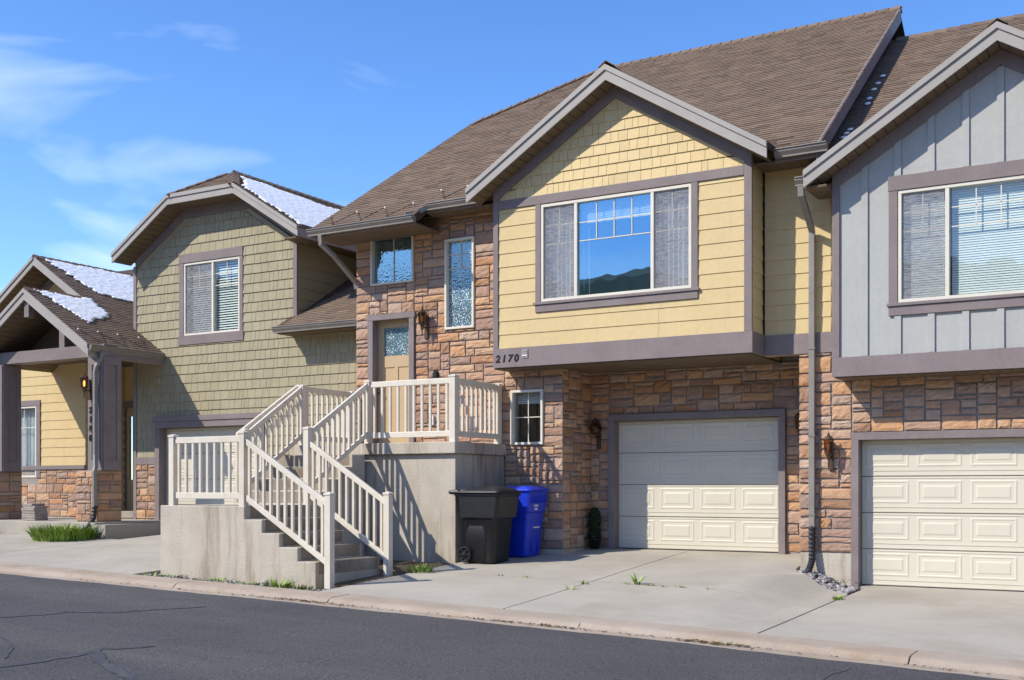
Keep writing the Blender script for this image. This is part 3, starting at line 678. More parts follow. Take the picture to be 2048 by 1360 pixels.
trim_box('side_trim', FB, -9.0, -8.905, 3.94, 5.510, .029, yh); trim_box('side_trim', FB, -6.358, -6.262, 3.94, 5.510, .029, yh)
trim_box('window_sill', FB, -9.03, -6.235, 3.915, 3.955, .055, yh); trim_box('window_apron', FB, -9.0, -6.262, 3.80, 3.913, .034, yh)
mt = muntin_grid(-8.235, -7.04, 4.86, 5.43, 4, 2)+muntin_grid(-8.855, -8.31, 4.86, 5.45, 2, 2)+muntin_grid(-6.955, -6.41, 4.86, 5.45, 2, 2)
bw = window(yh, FB, -8.898, -6.364, 3.962, 5.497, mull=(-8.285, -6.992), fw=.042, n=.022, panes=['glass_soft', 'glass', 'glass_soft'], muntins=mt)
for a, b in ((-8.86, -8.31), (-6.965, -6.405)):
    obj('screen', MB().fbox(FB, a, b, 4.0, 5.455, -.008, -.006), 'screen', bw); curtain(bw, FB, a, b, 3.9, 5.5, -.16, .022, 7)
blinds(bw, FB, -8.25, -7.03, 5.16, 5.44, -.12, .028, .9)
obj('blind_cord', MB().tube([FB.p(-8.20, 5.1, -.1), FB.p(-8.195, 4.1, -.1)], .004, 5, (0, 1, 0)).tube([FB.p(-8.11, 5.1, -.1), FB.p(-8.10, 4.02, -.1)], .004, 5, (0, 1, 0)), 'white_plastic', bw)
digits(yh, '2170', .165, FB, -9.735, 3.045, .036, .115)
pl = obj('number_plaque', MB().fbox(FB, -9.245, -9.125, 3.085, 3.235, .03, .042), 'downspout', yh); 
for q in (3.12, 3.155, 3.19): obj('louvre', MB().fbox(FB, -9.232, -9.138, q, q+.022, .042, .05), 'fascia' if q > 3.13 else 'white_plastic', pl)
# underside of bay
flat_soffit(yh, -9.77, -5.47, YB+.0, YG+.0, 2.935, .14, 'y')
# gable roof over the bay
AP, SL = 7.39, .617
mb = MB()
for s, xe in ((-1, -10.05), (1, -5.11)):
    ze = AP-SL*abs(xe+7.605)
    top = [V((-7.605, 15.59, AP)), V((xe, 15.59, ze)), V((xe, 15.95+(ze-5.81)/.72+.3, ze)), V((-7.605, 15.95+(AP-5.81)/.72+.3, AP))]
    if s > 0: top.reverse()
    mb.add(top+[v-V((0, 0, .10)) for v in top], BOXF)
groof = obj('gable_roof', mb, 'roofbase', yh)
rake_boards(groof, -7.605, 2.49, 7.145, .617, 15.59)
gable_soffit(groof, -7.605, 2.44, 7.14, .617, 15.60, YB-.002)
caps(groof, (-7.605, 15.57, 7.405), (-7.605, 18.1, 7.405), (-1, 0, -.6), (1, 0, -.6))
# main roof
PIT = .72; LN = math.sqrt(1+PIT*PIT)
def roof_frame(y0, z0): return Frame((0, y0, z0), (1, 0, 0), V((0, 1, PIT))/LN, V((0, -PIT, 1))/LN)
FM = roof_frame(15.95, 5.81); vy = lambda y: (y-15.95)*LN
convs = [[(-13.37, vy(15.6)), (-11.13, vy(15.6)), (-11.13, vy(20.57)), (-12.46, vy(19.39))], [(-11.13, vy(15.95)), (-4.53, vy(15.95)), (-4.53, vy(21.2)), (-10.42, vy(21.2)), (-11.13, vy(20.57))]]
mb = MB()
for cv in convs: mb.prism(FM, cv, -.13, 0)
ZR = 5.81+.72*5.25
mb.add([(-4.53, 21.2, ZR), (-10.42, 21.2, ZR), (-10.9, 26.4, ZR-3.74), (-4.53, 26.4, ZR-3.74)], [(0, 1, 2, 3)])
mb.add([(-10.42, 21.2, ZR), (-12.46, 19.39, 8.287), (-13.5, 26.4, ZR-3.74), (-10.9, 26.4, ZR-3.74)], [(0, 1, 2), (0, 2, 3)])
mb.add([(-12.46, 19.39, 8.287), (-13.37, 15.6, 5.558), (-13.5, 26.4, ZR-3.74)], [(0, 1, 2)])
roof = obj('roof', mb, 'roofbase', yh)
pcs = shingles(FM, -13.40, -11.13, vy(15.57), vy(20.6), .092, (.12, .34), conv=[(-13.40, vy(15.57)), (-11.13, vy(15.57)), (-11.13, vy(20.57)), (-12.48, vy(19.40))], nb=.009, ntop=.002, gap=.003, start=vy(15.95)-.092*6, uneven=.006, jag=.0)
pcs += shingles(FM, -11.13, -4.475, vy(15.92), vy(21.2), .092, (.12, .34), conv=[(-11.13, vy(15.92)), (-4.475, vy(15.92)), (-4.475, vy(21.2)), (-10.42, vy(21.2)), (-11.13, vy(20.57))], nb=.009, ntop=.002, gap=.003, start=vy(15.95)-.092, uneven=.006)
pcs = [p for p in pcs if not (-9.95 < p[0][0].x < -5.2 and p[0][0].y < 16.25)]
emit('roof_shingle', pcs, 'roof', roof)
caps(roof, (-4.5, 21.2, ZR+.005), (-10.42, 21.2, ZR+.005), (0, -1, -.72), (0, 1, -.72))
caps(roof, (-10.42, 21.2, ZR+.005), (-12.46, 19.39, 8.295), (.3, -1, -.6), (-1, .3, -.5))
# eaves
for q in ((-13.35, -11.13, 15.60, 15.63, 5.40, 5.545), (-11.13, -10.04, 15.95, 15.98, 5.64, 5.80), (-5.115, -4.535, 15.95, 15.98, 5.63, 5.80)): obj('eave_fascia', MB().box(*q), 'trim', yh)
gutter(yh, (-13.38, 15.598, 5.425), (-11.12, 15.598, 5.425)); gutter(yh, (-11.10, 15.948, 5.675), (-10.06, 15.948, 5.675)); gutter(yh, (-5.10, 15.948, 5.675), (-4.36, 15.948, 5.675), .125)
flat_soffit(yh, -13.33, -11.14, 15.63, YP-.002, 5.40, .15, 'y'); flat_soffit(yh, -11.14, -9.79, 15.98, YP-.002, 5.63, .15, 'y'); flat_soffit(yh, -5.43, -4.56, 15.98, YR-.03, 5.645, .15, 'y')
obj('gutter_spout', MB().sweep([(-11.10, 15.85, 5.70), (-11.22, 15.72, 5.60), (-11.33, 15.60, 5.565)], [(-.05, -.035), (.05, -.035), (.05, .035), (-.05, .035)], (0, 0, 1)), 'downspout', yh)
FSX = rside(-4.53)
rk = [(15.93, 5.545), (21.2, ZR-.255), (21.2, ZR+.012), (15.93, 5.81)]
obj('rake_board', MB().prism(FSX, rk, .004, .034), 'trim', yh)
obj('gable_wall', MB().prism(rside(-4.78), [(16.6, 5.55), (25, 5.55), (25, 6.6), (21.2, ZR-.15), (16.6, 6.1)], -.1, 0), 'trim', yh)
heat_cable(yh, FM, -13.2, -11.2, vy(15.60), vy(15.95), .62); heat_cable(yh, FM, -11.05, -10.1, vy(15.97), vy(16.3), .55)
downspout(yh, [(-13.12, 15.56, 5.43), (-13.12, 15.58, 5.27), (-13.02, 15.80, 5.10), (-12.99, 16.38, 4.72), (-12.99, 16.42, 4.6)], up=(1, 0, 0))
# entry windows and door
window(yh, FP, *H_up, fw=.035, n=.055, gl='glass_painted_glints', muntins=[(-12.162, -12.148, 4.65, 5.49)])
window(yh, FP, *H_tall, fw=.038, n=.055, gl='glass_pebble_painted_glints', muntins=[(-10.742, -10.728, 4.76, 5.22)]+[(-10.99, -10.48, z-.007, z+.007) for z in (4.76, 5.0)])
sw = window(yh, FP, *H_sm, fw=.04, n=.055, gl='glass_soft', muntins=[(-9.422, -9.408, 1.765, 2.585), (-9.68, -9.15, 2.17, 2.184)])
blinds(sw, FP, -9.68, -9.15, 2.42, 2.6, -.12, .03, .8)
mb = MB(); mb.fbox(FP, -12.67, -12.565, 1.75, 3.985, -.2, .06); mb.fbox(FP, -11.775, -11.67, 1.75, 3.985, -.2, .06); mb.fbox(FP, -12.69, -11.65, 3.985, 4.085, -.2, .065)
obj('door_frame', mb, 'trim', yh, bevel=.004)
dr = MB(); ND = -.11
wall_holes(dr, FP, -12.565, -11.775, 1.765, 3.985, [(-12.44, -11.90, 3.36, 3.86), (-12.43, -12.20, 1.95, 3.16), (-12.13, -11.90, 1.95, 3.16)], ND-.045, ND)
door = obj('door', dr, 'doortan', yh)
for a, b in ((-12.43, -12.20), (-12.13, -11.90)):
    m = MB(); m.loft([[FP.p(a+i, 1.95+i, ND+n), FP.p(b-i, 1.95+i, ND+n), FP.p(b-i, 3.16-i, ND+n), FP.p(a+i, 3.16-i, ND+n)] for i, n in ((0, 0), (.012, -.014), (.02, -.014))], False); kk = len(m.v); m.f.append((kk-4, kk-3, kk-2, kk-1)); m.t.append(.5)
    obj('door_panel', m, 'doortan', door)
obj('pane', MB().fbox(FP, -12.44, -11.90, 3.36, 3.86, ND-.03, ND-.02), 'glass_pebble_painted_glints', door)
obj('handle', MB().lathe(FP.p(-12.50, 2.72, ND), [(.03, 0), (.03, .012), (.012, .02), (.012, .05), (.03, .06), (.026, .085), (0.002, .09)], 12, (0, -1, 0)), 'bronze', door, True)
obj('threshold', MB().fbox(FP, -12.66, -11.68, 1.735, 1.775, -.2, .09), 'concrete', yh)
# garage
garage_surround(yh, FG, -8.414, -5.404, -.02, 2.235, .105, .075, -.12)
garage_door(yh, FG, -8.305, -5.512, .012, 2.125, -.11)
obj('outlet', MB().fbox(FP, -11.34, -11.26, 2.10, 2.26, .0, .06).fbox(FP, -11.32, -11.28, 2.14, 2.20, .06, .066), 'white_plastic', yh); obj('lock_box', MB().fbox(FP, -11.25, -11.17, 2.86, 2.99, .02, .09).fbox(FP, -11.24, -11.18, 2.99, 3.03, .03, .08), 'black_metal', yh)

# ================================================================== GREY HOUSE
gh = thing('grey_house', (-1.8, 16.4, -.36), 'pale grey board and batten townhouse with stone base and cream garage door', 'house', 'townhouses along the street')
YGW = 16.44; FW = front(YGW)
H_gg = (-4.16, -1.16, -.6, 1.795)
mb = MB(); wall_holes(mb, FW, -4.163, 2.6, -.6, 2.62, [H_gg], -.25, 0); gsw = obj('stone_wall', mb, 'mortar', gh)
pcs = stones(FW, -4.163, 2.6, 1.80, 2.56, []) + stones(FW, -1.155, 2.6, -.3, 1.80, [])
emit('stone', pcs, 'stone', gsw)
garage_surround(gh, FW, -4.16, -1.16, -.40, 1.795, .105, .07, -.14); garage_door(gh, FW, -4.05, -1.27, -.352, 1.69, -.12)
mb = MB(); wall_holes(mb, FB, -4.285, .03, 2.55, 5.30, [(-3.415, -.855, 3.50, 5.0)], -.2, 0); mb.prism(FB, [(-4.285, 5.288), (.03, 5.288), (.03, 5.30), (-2.134, 6.64), (-4.285, 5.30)], -.2, .001)
mb.box(-4.285, -4.12, 16.12, 17.2, 2.55, 5.3); mb.box(-.15, .03, 16.12, 17.2, 2.55, 5.3); mb.box(-4.45, -4.28, 16.6, 25, 2.5, 5.4); mb.box(-4.4, 3, 24.8, 25, -.4, 5.4)
bw2 = obj('board_wall', mb, 'greyboard', gh)
pcs = []
ZS2 = 6.645
for i, x in enumerate([-3.857, -3.42, -2.99, -2.5615, -2.1385, -1.71, -1.28, -.85, -.42]):
    for z0, z1 in ((2.815, 3.325), (5.205, 6.9)) if -3.54 < x < -.73 else ((2.815, 6.9),):
        zt = lambda u: ZS2-.62*abs(u+2.134)-.19
        a, b = x-.043, x+.043; p = [(a, z0), (b, z0), (b, min(z1, zt(b))), (a, min(z1, zt(a)))]
        if p[2][1] > z0+.03: m = MB(); m.prism(FB, p, 0, .024); pcs.append((m.v, m.f, .5, 1))
emit('batten', pcs, 'greyboard', bw2)
trim_box('band_board', FB, -4.297, .06, 2.545, 2.812, .036, gh); trim_box('corner_board', FB, -4.297, -4.195, 2.813, 5.32, .032, gh)
trim_box('band_board', rside(-4.285), YB, YGW, 2.545, 2.812, .012, gh); frieze(gh, -2.134, 2.16, ZS2, .62, YB, .19, .038)
trim_box('window_header', FB, -3.545, -.725, 5.005, 5.20, .036, gh); trim_box('side_trim', FB, -3.537, -3.42, 3.47, 5.004, .030, gh); trim_box('side_trim', FB, -.85, -.733, 3.47, 5.004, .030, gh)
trim_box('window_sill', FB, -3.56, -.71, 3.455, 3.495, .055, gh); trim_box('window_apron', FB, -3.537, -.733, 3.33, 3.453, .034, gh)
mt = muntin_grid(-3.37, -2.84, 4.45, 4.96, 2, 2)+muntin_grid(-2.74, -1.53, 4.45, 4.96, 4, 2)+muntin_grid(-1.44, -.9, 4.45, 4.96, 2, 2)
gw = window(gh, FB, -3.413, -.857, 3.50, 5.0, mull=(-2.79, -1.48), fw=.042, n=.022, gl='glass_soft', muntins=mt)
blinds(gw, FB, -3.37, -2.83, 3.52, 4.97, -.10, .032, 1.15); blinds(gw, FB, -2.75, -.9, 3.52, 4.97, -.10, .032, 1.15)
obj('screen', MB().fbox(FB, -3.37, -2.83, 3.54, 4.96, -.008, -.006), 'screen', gw)
flat_soffit(gh, -4.27, .03, YB, YGW, 2.53, .14, 'y')
AP2 = 6.89; mb = MB()
for s, xe in ((-1, -4.60), (1, .33)):
    ze = AP2-.62*abs(xe+2.134); top = [V((-2.134, 15.59, AP2)), V((xe, 15.59, ze)), V((xe, 15.95+(ze-5.36)/.72+.3, ze)), V((-2.134, 15.95+(AP2-5.36)/.72+.3, AP2))]
    if s > 0: top.reverse()
    mb.add(top+[v-V((0, 0, .10)) for v in top], BOXF)
gr2 = obj('gable_roof', mb, 'roofbase', gh)
rake_boards(gr2, -2.134, 2.465, 6.655, .62, 15.59); gable_soffit(gr2, -2.134, 2.43, 6.65, .62, 15.60, YB-.002); caps(gr2, (-2.134, 15.57, 6.905), (-2.134, 18.0, 6.905), (-1, 0, -.6), (1, 0, -.6))
FM2 = roof_frame(15.95, 5.36); mb = MB(); mb.prism(FM2, [(-4.70, vy(15.95)), (4.0, vy(15.95)), (4.0, vy(20.87)), (-4.70, vy(20.87))], -.13, 0)
ZR2 = 5.36+.72*4.92; mb.add([(4, 20.87, ZR2), (-4.7, 20.87, ZR2), (-4.7, 26, ZR2-3.7), (4, 26, ZR2-3.7)], [(0, 1, 2, 3)])
roof2 = obj('roof', mb, 'roofbase', gh)
pcs = shingles(FM2, -4.70, .4, vy(15.92), vy(20.87), .092, (.12, .34), conv=[(-4.70, vy(15.92)), (.4, vy(15.92)), (.4, vy(20.87)), (-4.70, vy(20.87))], nb=.009, ntop=.002, gap=.003, uneven=.006)
pcs = [p for p in pcs if not (p[0][0].x > -4.55 and p[0][0].y < 16.25)]
emit('roof_shingle', pcs, 'roof', roof2)
caps(roof2, (-4.5, 20.87, ZR2+.005), (1.5, 20.87, ZR2+.005), (0, -1, -.72), (0, 1, -.72))
gutter(gh, (-4.76, 15.80, 5.20), (-4.60, 15.80, 5.20), .12)
flat_soffit(gh, -4.60, -4.30, 15.62, YB+.4, 5.12, .15, 'x')
ds = downspout(gh, [(-4.69, 15.76, 5.22), (-4.69, 15.77, 5.08), (-4.70, 16.12, 4.86), (-4.71, 16.36, 4.70), (-4.71, 16.365, 4.5), (-4.71, 16.365, .45)])
mbh = MB(); P = [(-4.71, 16.365, .47), (-4.71, 16.36, .2), (-4.70, 16.33, -.02), (-4.72, 16.24, -.16), (-4.78, 16.12, -.25), (-4.86, 15.98, -.30)]
PP = []
for a, b in zip(P, P[1:]):
    for q in range(8): PP.append(V(a).lerp(V(b), q/8))
rings = []
for i, p in enumerate(PP):
    d = (PP[min(i+1, len(PP)-1)]-PP[max(i-1, 0)]).normalized(); s1 = d.cross(V((1, 0, 0))).normalized(); s2 = s1.cross(d); r = .052 if i % 2 else .042
    rings.append([p+(s1*math.cos(2*math.pi*j/10)+s2*math.sin(2*math.pi*j/10))*r for j in range(10)])
mbh.loft(rings); obj('drain_hose', mbh, 'hose', gh)
for q in (3.0, 1.75, .62): obj('strap', MB().box(-4.76, -4.66, 16.325, 16.42, q, q+.03), 'gutter', ds)

# ================================================================== GREEN HOUSE
YN = 17.0; FN = front(YN)
nh = thing('green_house', (-16.4, 17, .1), 'olive green shingled townhouse with clipped gable and window above garage', 'house', 'townhouses along the street')
H_gn = (-18.755, -15.70, -.2, 2.39); H_gw = (-18.09, -16.31, 3.955, 5.835); H_gwo = (-17.955, -16.40, 4.15, 5.64)
mb = MB(); wall_holes(mb, FN, -19.43, -12.96, -.2, 4.12, [H_gn, H_gwo], -.2, 0); wall_holes(mb, FN, -19.43, -14.91, 4.12, 5.78, [H_gwo], -.2, 0)
mb.prism(FN, [(-19.43, 5.78), (-14.91, 5.78), (-16.4, 6.74), (-17.7, 6.74)], -.2, 0); mb.box(-15.10, -14.912, 17.2, 24, 3, 5.9); mb.box(-19.43, -19.25, 17.2, 24, 0, 5.9)
mb.box(-13.2, -12.97, 17.2, 24, 0, 5.2)
shw = obj('shingle_wall', mb, 'green', nh)
cvx = [(-19.36, .3), (-12.97, .3), (-12.97, 4.1), (-14.98, 4.12), (-14.98, 5.72), (-16.35, 6.57), (-17.70, 6.57), (-19.36, 5.60)]
A1 = [(-19.36, 1.66), (-14.98, 1.66), (-14.98, 5.72), (-16.35, 6.57), (-17.70, 6.57), (-19.36, 5.60)]
hol = [H_gn, H_gw]
pcs = shingles(FN, -19.36, -14.98, 1.66, 6.6, .19, (.09, .25), hol, A1, nb=.024, ntop=.006, gap=.007, jag=.006)
pcs += shingles(FN, -14.98, -12.97, 2.0, 4.08, .19, (.09, .25), [], None, nb=.024, ntop=.006, gap=.007, start=1.66+.19*2, jag=.006)
emit('shingle', pcs, 'green', shw)
pcs = planks(rside(-14.912), 17.0, 22.5, 4.05, 5.95, .21); slw = obj('siding_backing', MB().fbox(rside(-14.912), 17.02, 22.5, 4.0, 5.95, -.01, .003), 'greenlap', nh); emit('plank', pcs, 'greenlap', slw)
trim_box('corner_board', FN, -19.455, -19.36, .3, 5.72, .034, nh); trim_box('corner_board', FN, -14.99, -14.895, 4.12, 5.80, .034, nh)
trim_box('band_board', FN, -19.358, -18.757, 1.50, 1.658, .034, nh)
pcs = stones(FN, -19.46, -18.76, .28, 1.50); emit('stone', pcs, 'stone', nh)
garage_surround(nh, FN, -18.755, -15.70, .10, 2.39, .13, .08, -.14); trim_box('door_header', FN, -18.80, -15.66, 2.392, 2.50, .10, nh); garage_door(nh, FN, -18.62, -15.835, .135, 2.255, -.12)
trim_box('window_header', FN, -18.09, -16.31, 5.65, 5.835, .036, nh); trim_box('side_trim', FN, -18.09, -17.957, 4.145, 5.649, .030, nh); trim_box('side_trim', FN, -16.398, -16.31, 4.145, 5.649, .030, nh); trim_box('window_sill', FN, -18.11, -16.29, 3.96, 4.143, .038, nh)
ww = window(nh, FN, *H_gwo, mull=(-17.15,), fw=.04, n=.02, panes=['glass_soft', 'glass_soft'], muntins=muntin_grid(-17.91, -17.19, 5.12, 5.6, 2, 2)+muntin_grid(-17.11, -16.44, 5.12, 5.6, 2, 2))
obj('screen', MB().fbox(FN, -17.915, -17.175, 4.19, 5.6, -.008, -.006), 'screen', ww); blinds(ww, FN, -17.92, -17.18, 4.2, 5.6, -.10, .045, .75); blinds(ww, FN, -17.12, -16.44, 4.2, 5.6, -.08, .05, 1.0)
CX = -17.025; mb = MB(); ZT = 5.94; SG = .62; HS = 2.555; FL = .91; ZC = ZT+SG*(HS-FL); ZP = ZT+SG*HS; YC = 16.53; YPk = YC+(ZP-ZC)/.61
vs = [(CX-HS, YC, ZT), (CX-FL, YC, ZC), (CX+FL, YC, ZC), (CX+HS, YC, ZT), (CX, YPk, ZP), (CX, 25, ZP), (CX-HS, 25, ZT), (CX+HS, 25, ZT)]
fs = [(0, 1, 4, 5, 6), (1, 2, 4), (3, 7, 5, 4, 2)]; vs2 = [(a, b, c-.1) for a, b, c in vs]; mb.add(vs, fs); mb.add(vs2, [tuple(reversed(f)) for f in fs])
nroof = obj('roof', mb, 'roofbase', nh)
LG = math.sqrt(1+SG*SG)
FNR = Frame((CX+HS, 0, ZT), (0, 1, 0), V((-1, 0, SG))/LG, V((SG, 0, 1))/LG)     # u = Y, v up the slope
pcs = shingles(FNR, YC-.02, 24, -.03, HS*LG, .092, (.12, .34), conv=[(YC-.02, -.03), (24, -.03), (24, HS*LG), (YPk, HS*LG), (YC-.02, (HS-FL)*LG)], nb=.009, ntop=.002, gap=.003, uneven=.006)
LH = math.sqrt(1+.61*.61); FNH = Frame((0, YC, ZC), (1, 0, 0), V((0, 1, .61))/LH, V((0, -.61, 1))/LH); vh = (YPk-YC)*LH
pcs += shingles(FNH, CX-FL, CX+FL, -.03, vh, .092, (.12, .34), conv=[(CX-FL-.02, -.03), (CX+FL+.02, -.03), (CX, vh)], nb=.009, ntop=.002, gap=.003, uneven=.006)
emit('roof_shingle', pcs, 'roof', nroof)
caps(nroof, (CX, YPk, ZP+.005), (CX, 24.5, ZP+.005), (-1, 0, -.62), (1, 0, -.62)); caps(nroof, (CX-FL, YC, ZC+.005), (CX, YPk, ZP+.005), (-1, .3, -.5), (.5, -1, -.5)); caps(nroof, (CX+FL, YC, ZC+.005), (CX, YPk, ZP+.005), (-.5, -1, -.5), (1, .3, -.5))
rake_boards(nroof, CX, HS, ZP-.20, SG, YC, fh=.19, flat=FL)
fl = obj('fascia', MB().fbox(front(YC), CX-FL, CX+FL, ZC-.20, ZC-.01, -.002, .03), 'fascia', nroof); obj('moulding', MB().fbox(front(YC), CX-FL, CX+FL, ZC-.07, ZC+.002, .03, .052), 'fascia', fl)
obj('eave_fascia', MB().box(CX+HS-.03, CX+HS, YC, 24, ZT-.19, ZT-.012), 'fascia', nroof)
gable_soffit(nh, CX, HS-.02, ZP-.20, SG, YC+.01, YN-.002, flat=FL); flat_soffit(nh, CX-FL, CX+FL, YC+.01, YN-.002, ZC-.205, .15, 'y')
flat_soffit(nh, -14.89, CX+HS-.03, YN-.4, 23, ZT-.20, .15, 'x')
frieze(nh, CX, 2.36, ZP-.21, SG, YN, .17, .036, flat=FL-.02); trim_box('frieze_board', FN, CX-FL+.02, CX+FL-.02, ZC-.385, ZC-.20, .036, nh)
PL = .6; LL = math.sqrt(1+PL*PL); FL2 = Frame((0, 16.55, 4.08), (1, 0, 0), V((0, 1, PL))/LL, V((0, -PL, 1))/LL)
lroof = obj('lower_roof', MB().prism(FL2, [(-15.05, 0), (-12.6, 0), (-12.6, 5.2*LL), (-14.93, 5.2*LL), (-14.93, .45*LL), (-15.05, .40*LL)], -.1, 0), 'roofbase', nh)
pcs = shingles(FL2, -15.06, -12.9, -.03, 3.2, .092, (.12, .34), conv=[(-15.06, -.03), (-12.9, -.03), (-12.9, 3.2), (-14.90, 3.2), (-14.90, .45*LL)], nb=.009, ntop=.002, gap=.003, uneven=.006)
emit('roof_shingle', pcs, 'roof', lroof, 200)
gutter(nh, (-15.06, 16.55, 3.955), (-12.9, 16.55, 3.955)); flat_soffit(nh, -15.02, -12.97, 16.56, YN-.03, 3.94, .15, 'y')
obj('hose_bib_cover', MB().fbox(FN, -18.70, -18.62, 3.2, 3.32, .02, .06), 'green', nh)

# ================================================================== LEFT HOUSE 2180
lh = thing('porch_house', (-21.5, 17.2, .3), 'yellow townhouse numbered 2180 with gabled porch on stone-based posts', 'house', 'townhouses along the street')
YW = 17.2; FL_ = front(YW); YD = 18.3; FD = front(YD)
H_lw = (-23.9, -22.92, 1.25, 2.90)
mb = MB(); wall_holes(mb, FL_, -27, -21.25, .2, 4.6, [H_lw], -.15, 0); mb.prism(FL_, [(-24.4, 4.59), (-20.5, 4.59), (-22.2, 5.70)], -.15, .001)
wall_holes(mb, FD, -21.4, -19.46, .2, 4.6, [(-21.42, -19.9, .50, 2.86)], -.15, 0); mb.box(-21.40, -21.25, 17.35, 18.3, .2, 4.6)
lsw = obj('siding_wall', mb, 'yellow', lh)
pcs = planks(FL_, -27, -21.25, 1.52, 4.6, .205, [(-24.05, -22.78, 1.2, 3.03)])+planks(FD, -21.25, -19.46, 2.98, 4.4, .205)+planks(rside(-21.25), 17.22, 18.28, .5, 4.4, .205)
pcs += planks(FL_, -25.5, -19.7, 4.62, 6, .205, conv=[(-24.2, 4.62), (-20.5, 4.62), (-22.2, 5.72)])
emit('plank', pcs, 'yellow', lsw)
lstone = obj('stone_wall', MB().fbox(FL_, -27, -21.27, .2, 1.42, -.02, .004), 'mortar', lh)
pcs = stones(FL_, -24.5, -21.26, .36, 1.42, [(-23.95, -22.86, 1.1, 3)])
trim_box('ledge_board', FL_, -27, -21.24, 1.43, 1.518, .05, lh)
trim_box('side_trim', FL_, -22.915, -22.78, 1.24, 2.90, .034, lh); trim_box('window_header', FL_, -24.05, -22.78, 2.902, 3.03, .036, lh); trim_box('side_trim', FL_, -24.05, -23.905, 1.24, 2.90, .034, lh)
lw = window(lh, FL_, *H_lw, fw=.045, gl='glass_soft', muntins=[(-23.41, -23.395, 1.3, 2.85), (-23.85, -22.97, 2.4, 2.414)]); curtain(lw, FL_, -23.85, -22.97, 1.3, 2.85, -.15, .02, 8)
# entrance door with sidelight
mb = MB(); mb.fbox(FD, -21.36, -21.24, .5, 2.86, -.12, .05); mb.fbox(FD, -20.82, -20.72, .5, 2.86, -.12, .05); mb.fbox(FD, -21.36, -19.9, 2.86, 3.0, -.12, .06); obj('door_frame', mb, 'trim', lh)
mb = MB(); wall_holes(mb, FD, -21.24, -20.82, .5, 2.86, [(-21.16, -20.90, 1.2, 2.66)], -.1, -.04); sd = obj('sidelight', mb, 'doortan', lh); obj('pane', MB().fbox(FD, -21.16, -20.90, 1.2, 2.66, -.09, -.08), 'glass_soft', sd); obj('room', MB().fbox(FD, -21.3, -20.7, .5, 2.86, -.3, -.26), 'interior', sd)
d2 = obj('door', MB().fbox(FD, -20.72, -19.9, .5, 2.86, -.1, -.05), 'trim', lh)
for z in (1.45, 1.62): obj('handle', MB().lathe(FD.p(-20.66, z, -.05), [(.03, 0), (.03, .02), (.012, .03), (.03, .05), (.004, .075)], 10, (0, -1, 0)), 'black_metal', d2, True)
# porch
slab = obj('porch_slab', MB().box(-27, -18.30, 15.02, 18.3, -.05, .34), 'concrete', lh, bevel=.015); obj('door_step', MB().box(-21.3, -19.5, 17.75, 18.3, .34, .49), 'concrete', lh, bevel=.01)
obj('porch_walk', MB().box(-18.30, -18.0, 15.02, 16.9, -.05, .30), 'concrete', lh)
for x in (-18.9, -22.02):
    bx = MB(); bx.box(x-.26, x+.32, 15.30, 15.90, .34, 1.36); b_ = obj('post_base', bx, 'mortar', lh)
    ps = stones(front(15.30), x-.27, x+.348, .35, 1.355, rise=.035)+stones(rside(x+.32), 15.303, 15.90, .35, 1.355, rise=.035); emit('stone', ps, 'stone', b_)
    p = MB(); p.box(x, x+.42, 15.37, 15.80, 1.36, 3.62); po = obj('porch_post', p, 'trim', lh)
    for F, a, b in ((front(15.37), x, x+.42), (rside(x+.42), 15.37, 15.80)):
        m = MB(); m.fbox(F, a, a+.11, 1.36, 3.60, 0, .022); m.fbox(F, b-.11, b, 1.36, 3.60, 0, .022); m.fbox(F, a+.11, b-.11, 1.36, 1.56, 0, .022); m.fbox(F, a+.11, b-.11, 3.45, 3.60, 0, .022); obj('post_casing', m, 'trim', po)
emit('stone', pcs, 'stone', lstone)
beam = MB(); beam.box(-22.40, -18.49, 15.40, 15.72, 3.62, 3.86); obj('porch_beam', beam, 'trim', lh); obj('side_beam', MB().box(-18.80, -18.52, 15.72, 17.0, 3.60, 3.82), 'trim', lh)
obj('king_post', MB().box(-20.57, -20.43, 15.13, 15.27, 4.50, 4.80), 'trim', lh); obj('strut', MB().box(-19.86, -19.70, 15.42, 15.58, 3.86, 4.36), 'trim', lh)
SLP = .642
def zleft(x): return 3.83+SLP*(-18.56-x)
mb = MB(); T = V((0, 0, .10))
def slope_slab(pts):
    top = [V(p) for p in pts]; k = len(top); n_ = [p-T for p in top]
    mb.add(top+n_, [tuple(range(k)), tuple(reversed(range(k, 2*k)))]+[(i, i+k, (i+1) % k+k, (i+1) % k) for i in range(k)])
slope_slab([(-18.56, 15.10, zleft(-18.56)), (-18.56, 16.98, zleft(-18.56)), (-20.50, 16.98, zleft(-20.5)), (-20.50, 15.10, zleft(-20.5))])
slope_slab([(-22.44, 15.10, zleft(-18.56)), (-20.50, 15.10, zleft(-20.5)), (-20.50, 16.98, zleft(-20.5)), (-22.44, 16.98, zleft(-18.56))])
slope_slab([(-19.45, 16.98, zleft(-19.45)), (-19.45, 25, zleft(-19.45)), (-22.19, 25, zleft(-22.19)), (-22.19, 16.58, zleft(-22.19)), (-20.5, 16.58, zleft(-20.5)), (-20.5, 16.98, zleft(-20.5))])
slope_slab([(-22.19, 16.58, zleft(-22.19)), (-22.19, 25, zleft(-22.19)), (-25.9, 25, zleft(-18.48)), (-25.9, 16.58, zleft(-18.48))])
lroof2 = obj('roof', mb, 'roofbase', lh)
LS = math.sqrt(1+SLP*SLP); FLR = Frame((-18.56, 0, zleft(-18.56)), (0, 1, 0), V((-1, 0, SLP))/LS, V((SLP, 0, 1))/LS); sv = lambda x: (-18.56-x)*LS
